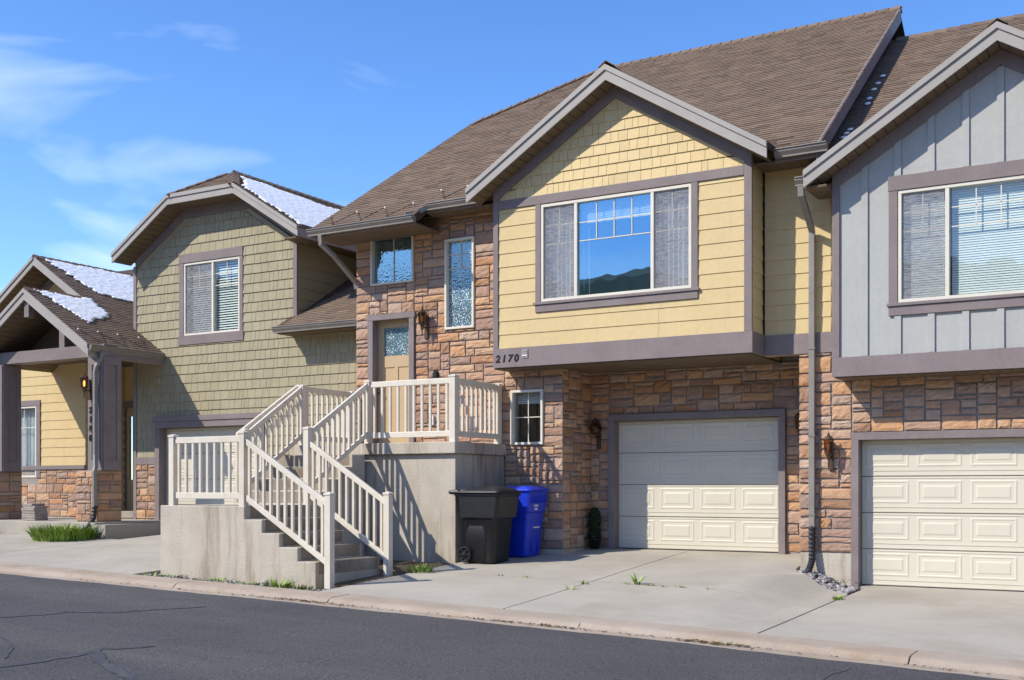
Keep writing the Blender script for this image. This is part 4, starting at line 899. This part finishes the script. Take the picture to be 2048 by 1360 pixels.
pcs = shingles(FLR, 15.07, 17.0, -.03, sv(-20.5), .092, (.12, .34), nb=.009, ntop=.002, gap=.003, uneven=.006)
rows0 = math.floor(sv(-20.5)/.138)*.138-.03
pcs += shingles(FLR, 17.0, 24, sv(-19.45), sv(-22.19), .092, (.12, .34), nb=.009, ntop=.002, gap=.003, uneven=.006)
pcs += shingles(FLR, 16.55, 17.0, sv(-20.5), sv(-22.19), .092, (.12, .34), nb=.009, ntop=.002, gap=.003, uneven=.006)
emit('roof_shingle', pcs, 'roof', lroof2)
caps(lroof2, (-20.5, 15.08, zleft(-20.5)+.005), (-20.5, 16.7, zleft(-20.5)+.005), (-1, 0, -.64), (1, 0, -.64)); caps(lroof2, (-22.19, 16.55, zleft(-22.19)+.005), (-22.19, 24.5, zleft(-22.19)+.005), (-1, 0, -.64), (1, 0, -.64))
rake_boards(lroof2, -20.50, 1.94, zleft(-20.5)-.23, SLP, 15.10, fh=.22); rake_boards(lroof2, -22.19, 3.7, zleft(-22.19)-.2, SLP, 16.58, fh=.19, sides=(-1,)); 
F_ = front(16.58); x0, x1 = -22.19, -20.52; z0, z1 = zleft(x0)-.2, zleft(x1)-.2
obj('fascia', MB().prism(F_, [(x0, z0), (x1, z1), (x1, z1+.19), (x0, z0+.19)], -.002, .03), 'fascia', lroof2)
gable_soffit(lh, -22.19, 3.6, zleft(-22.19)-.2, SLP, 16.59, YW-.002); gable_soffit(lh, -20.50, 1.9, zleft(-20.5)-.23, SLP, 15.11, 17.2)
frieze(lh, -22.19, 2.8, zleft(-22.19)-.22, SLP, YW, .2, .036)
gw_ = obj('porch_gable', MB().prism(front(16.2), [(-22.1, 3.87), (-18.9, 3.87), (-20.5, 4.80)], -.05, 0), 'soffit', lh); emit('plank', planks(front(16.2), -22.2, -18.8, 3.87, 4.9, .11, conv=[(-22.1, 3.87), (-18.9, 3.87), (-20.5, 4.80)]), 'soffit', gw_)
obj('porch_ceiling', MB().box(-22.3, -18.7, 15.74, 18.28, 3.80, 3.86), 'soffit', lh)
gutter(lh, (-18.575, 15.08, zleft(-18.56)-.14), (-18.575, 16.93, zleft(-18.56)-.14), .12)
obj('eave_fascia', MB().box(-18.62, -18.58, 15.1, 16.95, zleft(-18.56)-.25, zleft(-18.56)-.105), 'fascia', lh)
downspout(lh, [(-18.50, 15.36, 3.70), (-18.50, 15.34, 3.56), (-18.58, 15.29, 3.40), (-18.60, 15.28, 3.30), (-18.60, 15.28, 1.66), (-18.52, 15.22, 1.42), (-18.50, 15.18, 1.34), (-18.50, 15.18, .62)], up=(0, 1, 0))
mbh = MB(); P = [(-18.50, 15.18, .66), (-18.48, 15.14, .42), (-18.46, 15.02, .27), (-18.50, 14.88, .17), (-18.62, 14.74, .12)]; PP = []
for a, b in zip(P, P[1:]):
    for q in range(7): PP.append(V(a).lerp(V(b), q/7))
rings = []
for i, p in enumerate(PP):
    d = (PP[min(i+1, len(PP)-1)]-PP[max(i-1, 0)]).normalized(); s1 = d.cross(V((1, 0, 0))).normalized(); s2 = s1.cross(d); r = .055 if i % 2 else .045
    rings.append([p+(s1*math.cos(2*math.pi*j/10)+s2*math.sin(2*math.pi*j/10))*r for j in range(10)])
mbh.loft(rings); obj('drain_hose', mbh, 'hose', lh)
heat_cable(lh, FLR, 15.2, 16.9, .02, .55, .5)
digits(lh, '2180', .17, front(15.345), -18.86, 2.50, .005, .185, True, .1)
obj('back_roof', MB().add([(-27, 20, 6.4), (-21, 20, 6.4), (-21, 22, 7.05), (-27, 22, 7.05), (-27, 24.5, 5.2), (-21, 24.5, 5.2), (-21, 20, 3), (-27, 20, 3)], [(0, 1, 2, 3), (3, 2, 5, 4), (7, 6, 1, 0), (6, 5, 2, 1)]), 'roofbase', lh)

# ================================================================== CONCRETE STAIR
st = thing('concrete_stair', (-11.6, 13.8, -.3), 'weathered concrete entry stair with landing and platform up to the front door', 'stair')
XS = [-11.50, -11.17, -10.85, -10.52, -10.20]; ZS_ = [.573, .386, .20, .013]
prof = [(-13.18, -.6), (-10.20, -.6)]
for i in (3, 2, 1, 0): prof += [(XS[i+1], ZS_[i]), (XS[i], ZS_[i])]
prof += [(-11.50, .76), (-13.18, .76)]
obj('lower_flight', MB().prism(front(12.0), prof, -1.42, 0), 'concrete_wall', st, bevel=.012)
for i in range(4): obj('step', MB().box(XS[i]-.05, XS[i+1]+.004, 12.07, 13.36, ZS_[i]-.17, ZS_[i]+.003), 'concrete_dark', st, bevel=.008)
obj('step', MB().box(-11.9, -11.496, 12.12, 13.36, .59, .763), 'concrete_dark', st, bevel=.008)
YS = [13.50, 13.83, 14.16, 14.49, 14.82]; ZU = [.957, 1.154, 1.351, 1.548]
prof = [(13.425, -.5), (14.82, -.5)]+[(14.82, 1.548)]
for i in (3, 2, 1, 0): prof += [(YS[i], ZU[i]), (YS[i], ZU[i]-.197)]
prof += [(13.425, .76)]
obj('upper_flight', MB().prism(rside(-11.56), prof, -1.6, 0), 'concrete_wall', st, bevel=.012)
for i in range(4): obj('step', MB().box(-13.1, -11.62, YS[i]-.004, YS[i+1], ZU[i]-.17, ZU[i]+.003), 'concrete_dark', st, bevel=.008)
obj('platform', MB().box(-13.10, -9.86, 14.90, 16.36, -.4, 1.55), 'concrete_wall', st, bevel=.01)
obj('platform_slab', MB().box(-13.16, -9.815, 14.822, 16.375, 1.552, 1.735), 'concrete_wall', st, bevel=.012)

# ================================================================== RAILING
rl = thing('stair_railing', (-11.5, 13.5, -.2), 'cream vinyl railing with square balusters along the concrete stair', 'railing')
def post(x, y, z0, z1, s=.05):
    m = MB(); m.box(x-s, x+s, y-s, y+s, z0, z1-.035); p = obj('post', m, 'vinyl', rl, bevel=.004)
    c = MB(); c.box(x-s-.008, x+s+.008, y-s-.008, y+s+.008, z1-.035, z1-.008); c.add([(x-s-.008, y-s-.008, z1-.008), (x+s+.008, y-s-.008, z1-.008), (x+s+.008, y+s+.008, z1-.008), (x-s-.008, y+s+.008, z1-.008), (x, y, z1+.012)], [(0, 1, 4), (1, 2, 4), (2, 3, 4), (3, 0, 4)])
    obj('post_cap', c, 'vinyl', p)
BAL = {}
def rail(a, b, lo_a, lo_b, nb, off=.05):
    """a, b = (x, y, z of the top rail's top); lo = z of bottom rail's underside at each end"""
    A, B = V(a), V(b); d = V((B.x-A.x, B.y-A.y, 0)); L_ = d.length; d.normalize(); A += d*off; B -= d*off
    obj('top_rail', MB().bar(A-V((0, 0, .045)), B-V((0, 0, .045)), .05, .09), 'vinyl', rl, bevel=.006)
    C, D = V((A.x, A.y, lo_a)), V((B.x, B.y, lo_b)); obj('bottom_rail', MB().bar(C+V((0, 0, .045)), D+V((0, 0, .045)), .045, .09), 'vinyl', rl, bevel=.006)
    for i in range(nb):
        t = (i+.5)/nb+ (0); p = A.lerp(B, t); q = C.lerp(D, t); z0, z1 = q.z+.06, p.z-.06
        key = round(z1-z0, 3)
        if key not in BAL:
            m = MB(); m.box(-.019, .019, -.019, .019, 0, z1-z0); BAL[key] = mesh_of('baluster', m, 'vinyl', org=V((0, 0, 0)))[0]
        inst(BAL[key], 'baluster', (p.x, p.y, z0), rl)
post(-12.98, 12.07, .755, 1.80); post(-11.58, 12.07, .755, 1.82); post(-10.02, 12.07, -.34, .955); post(-11.58, 13.44, .755, 1.94); post(-10.02, 13.38, -.26, .955); post(-12.98, 13.56, .755, 1.95)
post(-11.58, 14.93, 1.73, 2.765); post(-12.98, 14.93, 1.73, 2.755); post(-9.91, 14.93, 1.73, 2.78, .055); post(-9.93, 16.28, 1.73, 2.74); post(-12.98, 16.25, 1.73, 2.74)
rail((-12.98, 12.07, 1.76), (-11.58, 12.07, 1.76), .86, .86, 9); rail((-11.58, 12.07, 1.72), (-10.02, 12.07, .86), .84, -.03, 11); rail((-11.58, 13.44, 1.73), (-10.02, 13.38, .86), .86, -.02, 11)
rail((-11.58, 13.44, 1.90), (-11.58, 14.93, 2.72), 1.00, 1.84, 11); rail((-12.98, 13.56, 1.92), (-12.98, 14.93, 2.72), 1.02, 1.84, 10)
rail((-11.58, 14.93, 2.735), (-9.91, 14.93, 2.735), 1.82, 1.82, 10); rail((-9.91, 14.93, 2.735), (-9.93, 16.28, 2.725), 1.82, 1.82, 9); rail((-12.98, 14.93, 2.735), (-12.98, 16.25, 2.725), 1.82, 1.82, 9)
obj('handrail', MB().bar((-13.10, 13.5, 1.86), (-13.10, 14.95, 2.74), .045, .06), 'vinyl', rl)

# ================================================================== BINS
def rr(cx, cy, hx, hy, r, z, k=4):
    pts = []
    for qx, qy, a0 in ((1, 1, 0), (-1, 1, 90), (-1, -1, 180), (1, -1, 270)):
        for i in range(k+1):
            a = math.radians(a0+90*i/k); pts.append(V((cx+qx*(hx-r)+r*math.cos(a), cy+qy*(hy-r)+r*math.sin(a), z)))
    return pts
def wheel(parent, c, r, ax=(0, -1, 0)):
    w_ = obj('wheel', MB().lathe(c, [(r*.5, -.025), (r*.80, -.025), (r*.97, -.02), (r, 0), (r*.97, .022), (r*.80, .028), (r*.74, .008), (r*.3, .008), (r*.26, .03), (.004, .034)], 22, ax), 'rubber', parent, True)
    for i in range(6):
        a = i*math.pi/3; d = V((math.cos(a), 0, math.sin(a))); p = V(c)+V(ax)*.014
        obj('spoke', MB().bar(p+d*r*.25, p+d*r*.78, .03, .018, ax), 'black_plastic', w_)
zb = zd(-9.4, 15.1)
bb = thing('trash_cart', (-9.40, 15.1, zb), 'black wheeled trash cart with lid beside the concrete platform', 'bin')
cx, cy = -9.40, 15.10
body = MB(); body.loft([rr(cx, cy, .25, .25, .08, zb+.0), rr(cx, cy, .26, .26, .08, zb+.03), rr(cx+.02, cy, .295, .295, .09, zb+.70), rr(cx+.02, cy, .30, .30, .09, zb+.705)], True)
bo = obj('body', body, 'black_plastic', bb, True)
col_ = MB(); col_.loft([rr(cx+.02, cy, .30, .30, .08, zb+.68), rr(cx+.02, cy, .325, .325, .05, zb+.69), rr(cx+.03, cy, .365, .335, .05, zb+1.02), rr(cx+.03, cy, .385, .35, .05, zb+1.03), rr(cx+.03, cy, .385, .35, .05, zb+1.06)], True); obj('collar', col_, 'black_plastic', bb, False, bevel=.008)
obj('side_bulge', MB().loft([rr(cx-.03, cy-.245, .16, .03, .02, zb+.02), rr(cx-.03, cy-.262, .175, .03, .02, zb+.45), rr(cx-.03, cy-.262, .13, .025, .02, zb+.60), rr(cx-.03, cy-.26, .05, .015, .01, zb+.655)], True), 'black_plastic', bb, True)
lid = MB(); lid.loft([rr(cx+.03, cy, .40, .365, .06, zb+1.062), rr(cx+.03, cy, .40, .365, .06, zb+1.085), rr(cx+.08, cy, .30, .29, .12, zb+1.13), rr(cx+.10, cy, .20, .20, .12, zb+1.165), rr(cx+.11, cy, .08, .08, .06, zb+1.175)], True); ld = obj('lid', lid, 'black_plastic', bb, True)
obj('handle', MB().loft([rr(cx-.40, cy, .09, .33, .03, zb+1.045), rr(cx-.42, cy, .10, .34, .03, zb+1.085), rr(cx-.40, cy, .09, .32, .03, zb+1.12)], True).box(cx-.33, cx-.2, cy-.3, cy-.2, zb+1.06, zb+1.12), 'black_plastic', bb, False, bevel=.01)
for sy in (-1, 1): wheel(bb, (cx-.22, cy+sy*.30, zb+.125), .125, (0, sy, 0))
obj('axle', MB().tube([(cx-.22, cy-.3, zb+.125), (cx-.22, cy+.3, zb+.125)], .012, 8), 'black_metal', bb)
zb2 = zd(-9.15, 15.95); cx, cy = -9.27, 15.95
rb = thing('recycling_cart', (cx, cy, zb2), 'blue wheeled recycling cart standing behind the black trash cart', 'bin')
obj('body', MB().loft([rr(cx, cy, .19, .22, .05, zb2), rr(cx, cy, .205, .235, .05, zb2+.03), rr(cx+.02, cy, .245, .27, .05, zb2+.80), rr(cx+.02, cy, .245, .27, .05, zb2+.805)], True), 'blue_plastic', rb, False, bevel=.008)
obj('collar', MB().loft([rr(cx+.02, cy, .245, .27, .05, zb2+.70), rr(cx+.02, cy, .262, .285, .05, zb2+.72), rr(cx+.03, cy, .285, .30, .05, zb2+1.03), rr(cx+.03, cy, .30, .315, .05, zb2+1.04)], True), 'blue_plastic', rb, False, bevel=.008)
for i in range(9): obj('rib', MB().box(cx+.28, cx+.316, cy-.24+i*.058, cy-.225+i*.058, zb2+.86, zb2+1.04), 'blue_plastic', rb)
lid = MB(); lid.loft([rr(cx+.03, cy, .315, .33, .06, zb2+1.042), rr(cx+.03, cy, .315, .33, .06, zb2+1.07), rr(cx+.03, cy, .24, .26, .08, zb2+1.12), rr(cx+.03, cy, .20, .22, .08, zb2+1.125)], True); obj('lid', lid, 'blue_plastic', rb, False, bevel=.008)
obj('front_channel', MB().box(cx+.20, cx+.232, cy-.10, cy-.085, zb2+.08, zb2+.68).box(cx+.20, cx+.232, cy+.085, cy+.10, zb2+.08, zb2+.68), 'blue_plastic', rb)
obj('grab_bar', MB().tube([(cx+.255, cy-.09, zb2+.47), (cx+.255, cy+.09, zb2+.47)], .012, 8), 'white_plastic', rb)
mk = MB()
for i, (a, b, z) in enumerate(((-.13, -.10, .80), (-.085, -.06, .80), (-.055, -.03, .80), (-.025, .0, .80), (-.10, -.075, .745), (-.07, -.05, .745), (-.045, -.02, .745))): mk.box(cx+.276, cx+.294, cy+a, cy+b, zb2+z, zb2+z+.035)
obj('stamped_marking', mk, 'white_plastic', rb)
for sy in (-1, 1): wheel(rb, (cx-.24, cy+sy*.25, zb2+.125), .125, (0, sy, 0))

# ================================================================== LANTERNS
def lantern(F, u, v, label, round_=False, lit=False, group='wall lanterns'):
    P = F.p(u, v, .05); t = thing('wall_lantern', P, label, 'lamp', group); m = MB()
    m.fbox(F, u-.035, u+.035, v-.33, v+.08, .03, .06); obj('back_plate', m, 'bronze', t, bevel=.004)
    c = F.p(u, v, .17); o = .0
    if round_:
        obj('glass_body', MB().lathe(c+V((0, 0, -.10)), [(.02, 0), (.075, .03), (.105, .10), (.075, .17), (.03, .20)], 14), 'lamp_glass', t, True)
        for i in range(8):
            a = i*math.pi/4; obj('cage_wire', MB().tube([c+V((math.cos(a)*r, math.sin(a)*r, h)) for r, h in ((.03, -.11), (.085, -.06), (.112, 0), (.085, .07), (.03, .11))], .006, 5), 'bronze', t)
        obj('cap', MB().lathe(c+V((0, 0, .10)), [(.09, 0), (.06, .04), (.02, .06), (.01, .10)], 14), 'bronze', t)
    else:
        k = 6; obj('cage', MB().lathe(c+V((0, 0, -.12)), [(.04, 0), (.045, .015), (.06, .02), (.06, .03)], k).lathe(c+V((0, 0, .10)), [(.082, 0), (.082, .012), (.05, .045), (.025, .055), (.025, .07), (.010, .08), (.014, .095), (.004, .12)], k), 'bronze', t)
        obj('glass_body', MB().lathe(c+V((0, 0, -.09)), [(.054, 0), (.070, .19)], k), 'lamp_glass', t); obj('bulb', MB().lathe(c+V((0, 0, -.07)), [(.010, 0), (.022, .04), (.022, .08), (.008, .12)], 8), 'bulb' if lit else 'white_plastic', t, True)
        for i in range(k):
            ax = V((0, 0, 1)).orthogonal().normalized(); d = Matrix.Rotation(i*2*math.pi/k, 3, 'Z') @ V((0, 1, 0)) if False else None
            aa = V((0, 0, 1)); o1 = aa.orthogonal().normalized(); o2 = aa.cross(o1); dd = o1*math.cos(2*math.pi*i/k)+o2*math.sin(2*math.pi*i/k)
            obj('bar', MB().bar(c+dd*.057+V((0, 0, -.09)), c+dd*.073+V((0, 0, .10)), .012, .012, dd), 'bronze', t)
        obj('tail', MB().lathe(c+V((0, 0, -.30)), [(.004, 0), (.012, .04), (.010, .10), (.03, .14), (.035, .18)], 8), 'bronze', t)
    obj('arm', MB().bar(F.p(u, v-.14, .05), c+V((0, 0, -.14)), .02, .02, F.u), 'bronze', t)
lantern(FP, -11.41, 3.92, 'bronze lantern on stone wall beside the tan front door')
lantern(FG, -8.60, 2.0, 'dark round cage lantern on shaded stone wall left of the recessed garage door', True, group=None)
lantern(front(16.45), -4.45, 1.60, 'bronze lantern on sunlit stone pier beside the downspout')
lantern(front(15.35), -18.80, 3.08, 'lit bronze lantern on porch post above the vertical 2180 number', lit=True)
lantern(FG, -5.15, 2.0, 'bronze lantern on shaded stone right of the recessed garage door, mostly behind pier')
pt = thing('porch_light', (-20.3, 17.0, 3.75), 'small lit recessed light in the porch ceiling above the entrance', 'lamp')
obj('rim', MB().lathe((-20.3, 17.0, 3.77), [(.10, .03), (.10, 0), (.085, 0), (.085, .03)], 16), 'white_trim', pt); obj('bulb', MB().lathe((-20.3, 17.0, 3.765), [(.002, -.03), (.05, -.02), (.08, .01), (.08, .03)], 16), 'bulb', pt, True)

# ================================================================== SNOW
def snow_patch(F, poly, label, n=.018, seed=0, rag=.10):
    """ragged thin sheet on a roof slope; poly = convex outline in the slope frame"""
    us = [p[0] for p in poly]; vs_ = [p[1] for p in poly]; hv = halves(poly); du, dv = .045, .03; mb = MB()
    nu, nv = int((max(us)-min(us))/du)+1, int((max(vs_)-min(vs_))/dv)+1; idx = {}
    def inside(u, v):
        d = min((c-(a*u+b*v))/math.hypot(a, b) for a, b, c in hv)
        return d+rag*(mnoise.noise(V((u*2.2+seed, v*5.5, seed)))*1.2+.8*mnoise.noise(V((u*6+seed, v*16, 1))))-rag*.55 > 0
    for i in range(nu):
        for j in range(nv):
            u, v = min(us)+(i+.5)*du, min(vs_)+(j+.5)*dv
            if inside(u, v):
                q = []
                for a, b in ((0, 0), (1, 0), (1, 1), (0, 1)):
                    k_ = (i+a, j+b)
                    if k_ not in idx: idx[k_] = len(mb.v); mb.v.append(F.p(min(us)+k_[0]*du, min(vs_)+k_[1]*dv, n+.016+.010*mnoise.noise(V((k_[0]*.4, k_[1]*.4, seed)))))
                    q.append(idx[k_])
                mb.f.append(tuple(q)); mb.t.append(.5)
    o = obj('snow_patch', mb, 'snow', None, True, label=label, cat='snow', group='snow left on the roofs')
    s = o.modifiers.new('thick', 'SOLIDIFY'); s.thickness = .018; s.offset = -1
snow_patch(FNR, [(16.60, .05), (22, .05), (22, 2.3), (17.4, 2.75), (16.60, 1.75)], 'long snow patch on the olive house roof slope', seed=2)
snow_patch(FLR, [(17.2, sv(-20.75)), (22, sv(-20.2)), (22, sv(-22.1)), (16.7, sv(-22.15))], 'broad snow band below the ridge of the upper 2180 roof', seed=5)
snow_patch(FLR, [(15.75, sv(-19.35)), (16.7, sv(-19.8)), (16.7, sv(-20.48)), (15.28, sv(-20.48))], 'small snow patch on the porch roof of 2180', seed=9, rag=.08)
for i, (u, v) in enumerate(((-4.44, 1.37), (-4.43, 1.53), (-4.41, 1.68), (-4.36, 2.75), (-4.38, 2.99), (-4.39, 3.41), (-4.38, 3.69), (-4.37, 4.04))):
    m = MB(); m.lathe(FM2.p(u, v, .016), [(.05, 0), (.045, .012), (.02, .02), (.002, .022)], 8, FM2.n); obj('snow_clump', m, 'snow', None, True, label='tiny white snow clump in the shaded valley of the grey house roof', cat='snow', group='snow clumps in the roof valley')

# ================================================================== PLANTS AND SMALL THINGS
def blades(c, n, r, h, wd, seed, mat='leaf', name='foliage', droop=.9, parent=None, sx=1.0):
    rd = random.Random(seed); mb = MB(); c = V(c)
    for i in range(n):
        a = rd.uniform(0, 6.283); rr_ = r*math.sqrt(rd.random())*.55; b = c+V((math.cos(a)*rr_*sx, math.sin(a)*rr_, 0)); a2 = a+rd.uniform(-.7, .7)
        d = V((math.cos(a2)*sx, math.sin(a2), 0)); L_ = h*rd.uniform(.6, 1.25); lean = rd.uniform(.35, 1.0)*droop; s_ = V((-d.y, d.x, 0)).normalized()*wd*rd.uniform(.6, 1.2); o = len(mb.v)
        for q in range(5):
            t = q/4; p = b+d*(L_*lean*t*(.5+.5*t))+V((0, 0, L_*(t-.55*lean*t*t))); w_ = (1-t**2)*(.6+.4*min(1, t*4)) if q < 4 else .05
            mb.v += [p-s_*w_, p+s_*w_]
        mb.f += [(o+2*q, o+2*q+1, o+2*q+3, o+2*q+2) for q in range(4)]; mb.t += [rd.random()]*4
    return obj(name, mb, mat, parent)
g1 = thing('grass_clump', (-18.72, 14.66, zd(-18.72, 14.66)), 'bright green clump of strappy grass in front of the 2180 porch step', 'plant')
blades((-18.72, 14.66, zd(-18.72, 14.66)-.02), 1300, 1.0, .36, .015, 3, parent=g1, sx=1.1)
g2 = thing('shrub', (-21.75, 14.75, zd(-21.75, 14.75)), 'leafy green shrub at the foot of the stone porch post base', 'plant'); blades((-21.85, 14.75, zd(-21.8, 14.75)-.02), 420, .55, .52, .014, 4, parent=g2, droop=.6)
WG = 'weeds in the driveway joints'
def weed(x, y, n, h, seed, label, sx=1.0, group=None, r=.06, z=None, wd=.010):
    zz = zd(x, y) if z is None else z; t = thing('weed', (x, y, zz), label, 'weed', group); blades((x, y, zz-.006), n, r, h, wd, seed, parent=t, sx=sx)
weed(-6.33, 13.92, 12, .20, 21, 'tall broad-leaved weed growing from the cross joint of the concrete driveway', wd=.018)
for i, (x, y, n, h) in enumerate(((-6.95, 13.2, 7, .10), (-7.0, 13.68, 7, .09), (-5.72, 13.92, 10, .05), (-6.15, 13.9, 14, .05), (-6.48, 13.9, 9, .05), (-5.95, 13.9, 8, .04), (-8.0, 13.9, 7, .05), (-8.45, 13.9, 6, .04), (-5.3, 13.9, 8, .04))):
    weed(x, y, n, h, 30+i, 'low weed sprouting in a joint of the concrete driveway', 1.6, WG)
weed(-3.92, 14.75, 60, .07, 51, 'tuft of grass in the joint near the river rocks', .5, r=.2); weed(-9.72, 13.75, 110, .16, 52, 'tuft of bright grass beside the stair foot and concrete platform', 1.4, r=.26)
weed(-4.07, 11.1, 30, .05, 53, 'small dry weed in the kerb gutter', 2.0, r=.12, z=zk(-4.07)-.072)
for i, (x, n, h) in enumerate(((-13.1, 24, .07), (-12.8, 34, .08), (-12.1, 14, .06), (-11.85, 36, .08), (-11.5, 14, .05), (-11.3, 26, .07), (-10.65, 70, .17), (-10.35, 50, .10))):
    weed(x, 11.78+.1*(i % 2), n, h, 60+i, 'green weed patch in the soil strip between kerb and stair wall', 1.7, 'weeds along the stair wall', r=.2, z=zk(x)-.03)
def pebbles(name, spots, rmin, rmax, mat, seed, label, cat):
    rd = random.Random(seed); mb = MB()
    for x, y, z in spots:
        r = rd.uniform(rmin, rmax); sx, sy, sz = r*rd.uniform(.8, 1.4), r*rd.uniform(.7, 1.2), r*rd.uniform(.45, .75); a = rd.uniform(0, 3.1); vs = []
        for k_, (rr_, h) in enumerate(((.55, -.8), (1, -.1), (.85, .55), (.35, .95))):
            for j in range(6):
                b = j*math.pi/3+k_*.4; p = V((math.cos(b)*rr_*sx, math.sin(b)*rr_*sy, h*sz)); p = Matrix.Rotation(a, 3, 'Z') @ p; vs.append(p+V((x, y, z+sz*.5)))
        fs = [(k_*6+j, k_*6+(j+1) % 6, k_*6+6+(j+1) % 6, k_*6+6+j) for k_ in range(3) for j in range(6)]+[tuple(range(18, 24))]
        mb.add(vs, fs, rd.random())
    return obj(name, mb, mat, None, True, label=label, cat=cat, kind='stuff')
rd = random.Random(5); sp = []
while len(sp) < 420:
    x, y = rd.uniform(-4.95, -4.03), rd.uniform(15.3, 16.44)
    if x > xr_y(y)+.03: sp.append((x, y, zd(x, y)-.05+rd.uniform(0, .02)))
pebbles('river_rocks', sp, .018, .042, 'gravel', 6, 'grey river rocks at the pier foot between the two driveways', 'rocks')
sp = [(x, rd.uniform(11.63, 11.98), zk(x)-.03) for x in [rd.uniform(-13.25, -9.95) for _ in range(420)]]; pebbles('strip_gravel', sp, .008, .022, 'gravel', 8, 'gravel and soil crumbs in the strip along the stair wall', 'gravel')
def litter(name, spots, seed, label):
    rd = random.Random(seed); mb = MB()
    for x, y, z in spots:
        a = rd.uniform(0, 6.28); l, w_ = rd.uniform(.012, .035), rd.uniform(.006, .014); d = V((math.cos(a), math.sin(a), rd.uniform(-.2, .5))); s_ = V((-d.y, d.x, rd.uniform(-.3, .3)))
        c = V((x, y, z+.012)); mb.add([c-d*l, c-s_*w_, c+d*l, c+s_*w_+V((0, 0, .006))], [(0, 1, 2, 3)], rd.random())
    obj(name, mb, 'dryleaf', None, label=label, cat='litter', kind='stuff')
sp = [(x, 11.1+rd.gauss(-.04, .035), zk(x)-.075) for x in [rd.choice((rd.gauss(-6.3, .45), rd.uniform(-14, -1), rd.gauss(-4.2, .25), rd.gauss(-9.6, .5))) for _ in range(520)]]; litter('gutter_litter', sp, 12, 'dry leaf bits lying in the kerb gutter')
sp = [(rd.gauss(-4.5, .22), rd.uniform(16.1, 16.42), -.33+rd.uniform(0, .05)) for _ in range(70)]; litter('dry_leaves', sp, 14, 'dry brown leaves caught among the river rocks')
rk = MB(); rk.lathe((-10.93, 11.80, zk(-10.93)-.04), [(.05, 0), (.065, .03), (.06, .07), (.04, .095), (.012, .10)], 9); obj('white_rock', rk, 'concrete', None, True, label='single pale rock lying against the stair wall', cat='rock')
tp = thing('topiary', (-8.60, 17.2, 0), 'small dark potted topiary bush in the shaded corner by the garage', 'plant')
obj('pot', MB().lathe((-8.60, 17.2, .005), [(.07, 0), (.10, .14), (.11, .14), (.11, .165), (.09, .165)], 14), 'pot', tp, True); obj('trunk', MB().tube([(-8.60, 17.2, .15), (-8.60, 17.2, .5)], .012, 6, (0, 1, 0)), 'soil', tp)
mb = MB(); rd = random.Random(9)
for i in range(1500):
    th = rd.uniform(0, 6.283); zz = rd.uniform(.16, .68); R_ = .115*(1-.18*abs(math.sin(zz*14)))*(1 if zz < .6 else max(.3, (.72-zz)/.12)); r = R_*math.sqrt(rd.uniform(.35, 1)); c = V((-8.60+r*math.cos(th), 17.2+r*math.sin(th), zz))
    d = V((rd.uniform(-1, 1), rd.uniform(-1, 1), rd.uniform(-.3, 1))).normalized(); s_ = d.orthogonal().normalized()*.009; d *= .02; mb.add([c-s_, c+d, c+s_, c-d], [(0, 1, 2, 3)], rd.random())
obj('foliage', mb, 'darkleaf', tp)
z = .345
for i, (dx, dy, w_) in enumerate(((0, 0, .21), (.01, -.01, .205), (-.015, .01, .21), (.008, 0, .19), (-.01, -.012, .20), (.012, .01, .18), (-.03, 0, .14))):
    obj('paver', MB().box(-20.62+dx-w_, -20.62+dx+w_, 15.42+dy-.16, 15.42+dy+.16, z, z+.048), 'paver', None, bevel=.006, label=('bottom', 'second lowest', 'third lowest', 'middle', 'third highest', 'second highest', 'topmost')[i]+' concrete paver in the stack on the porch slab', cat='paver', group='stacked pavers on the porch'); z += .0495
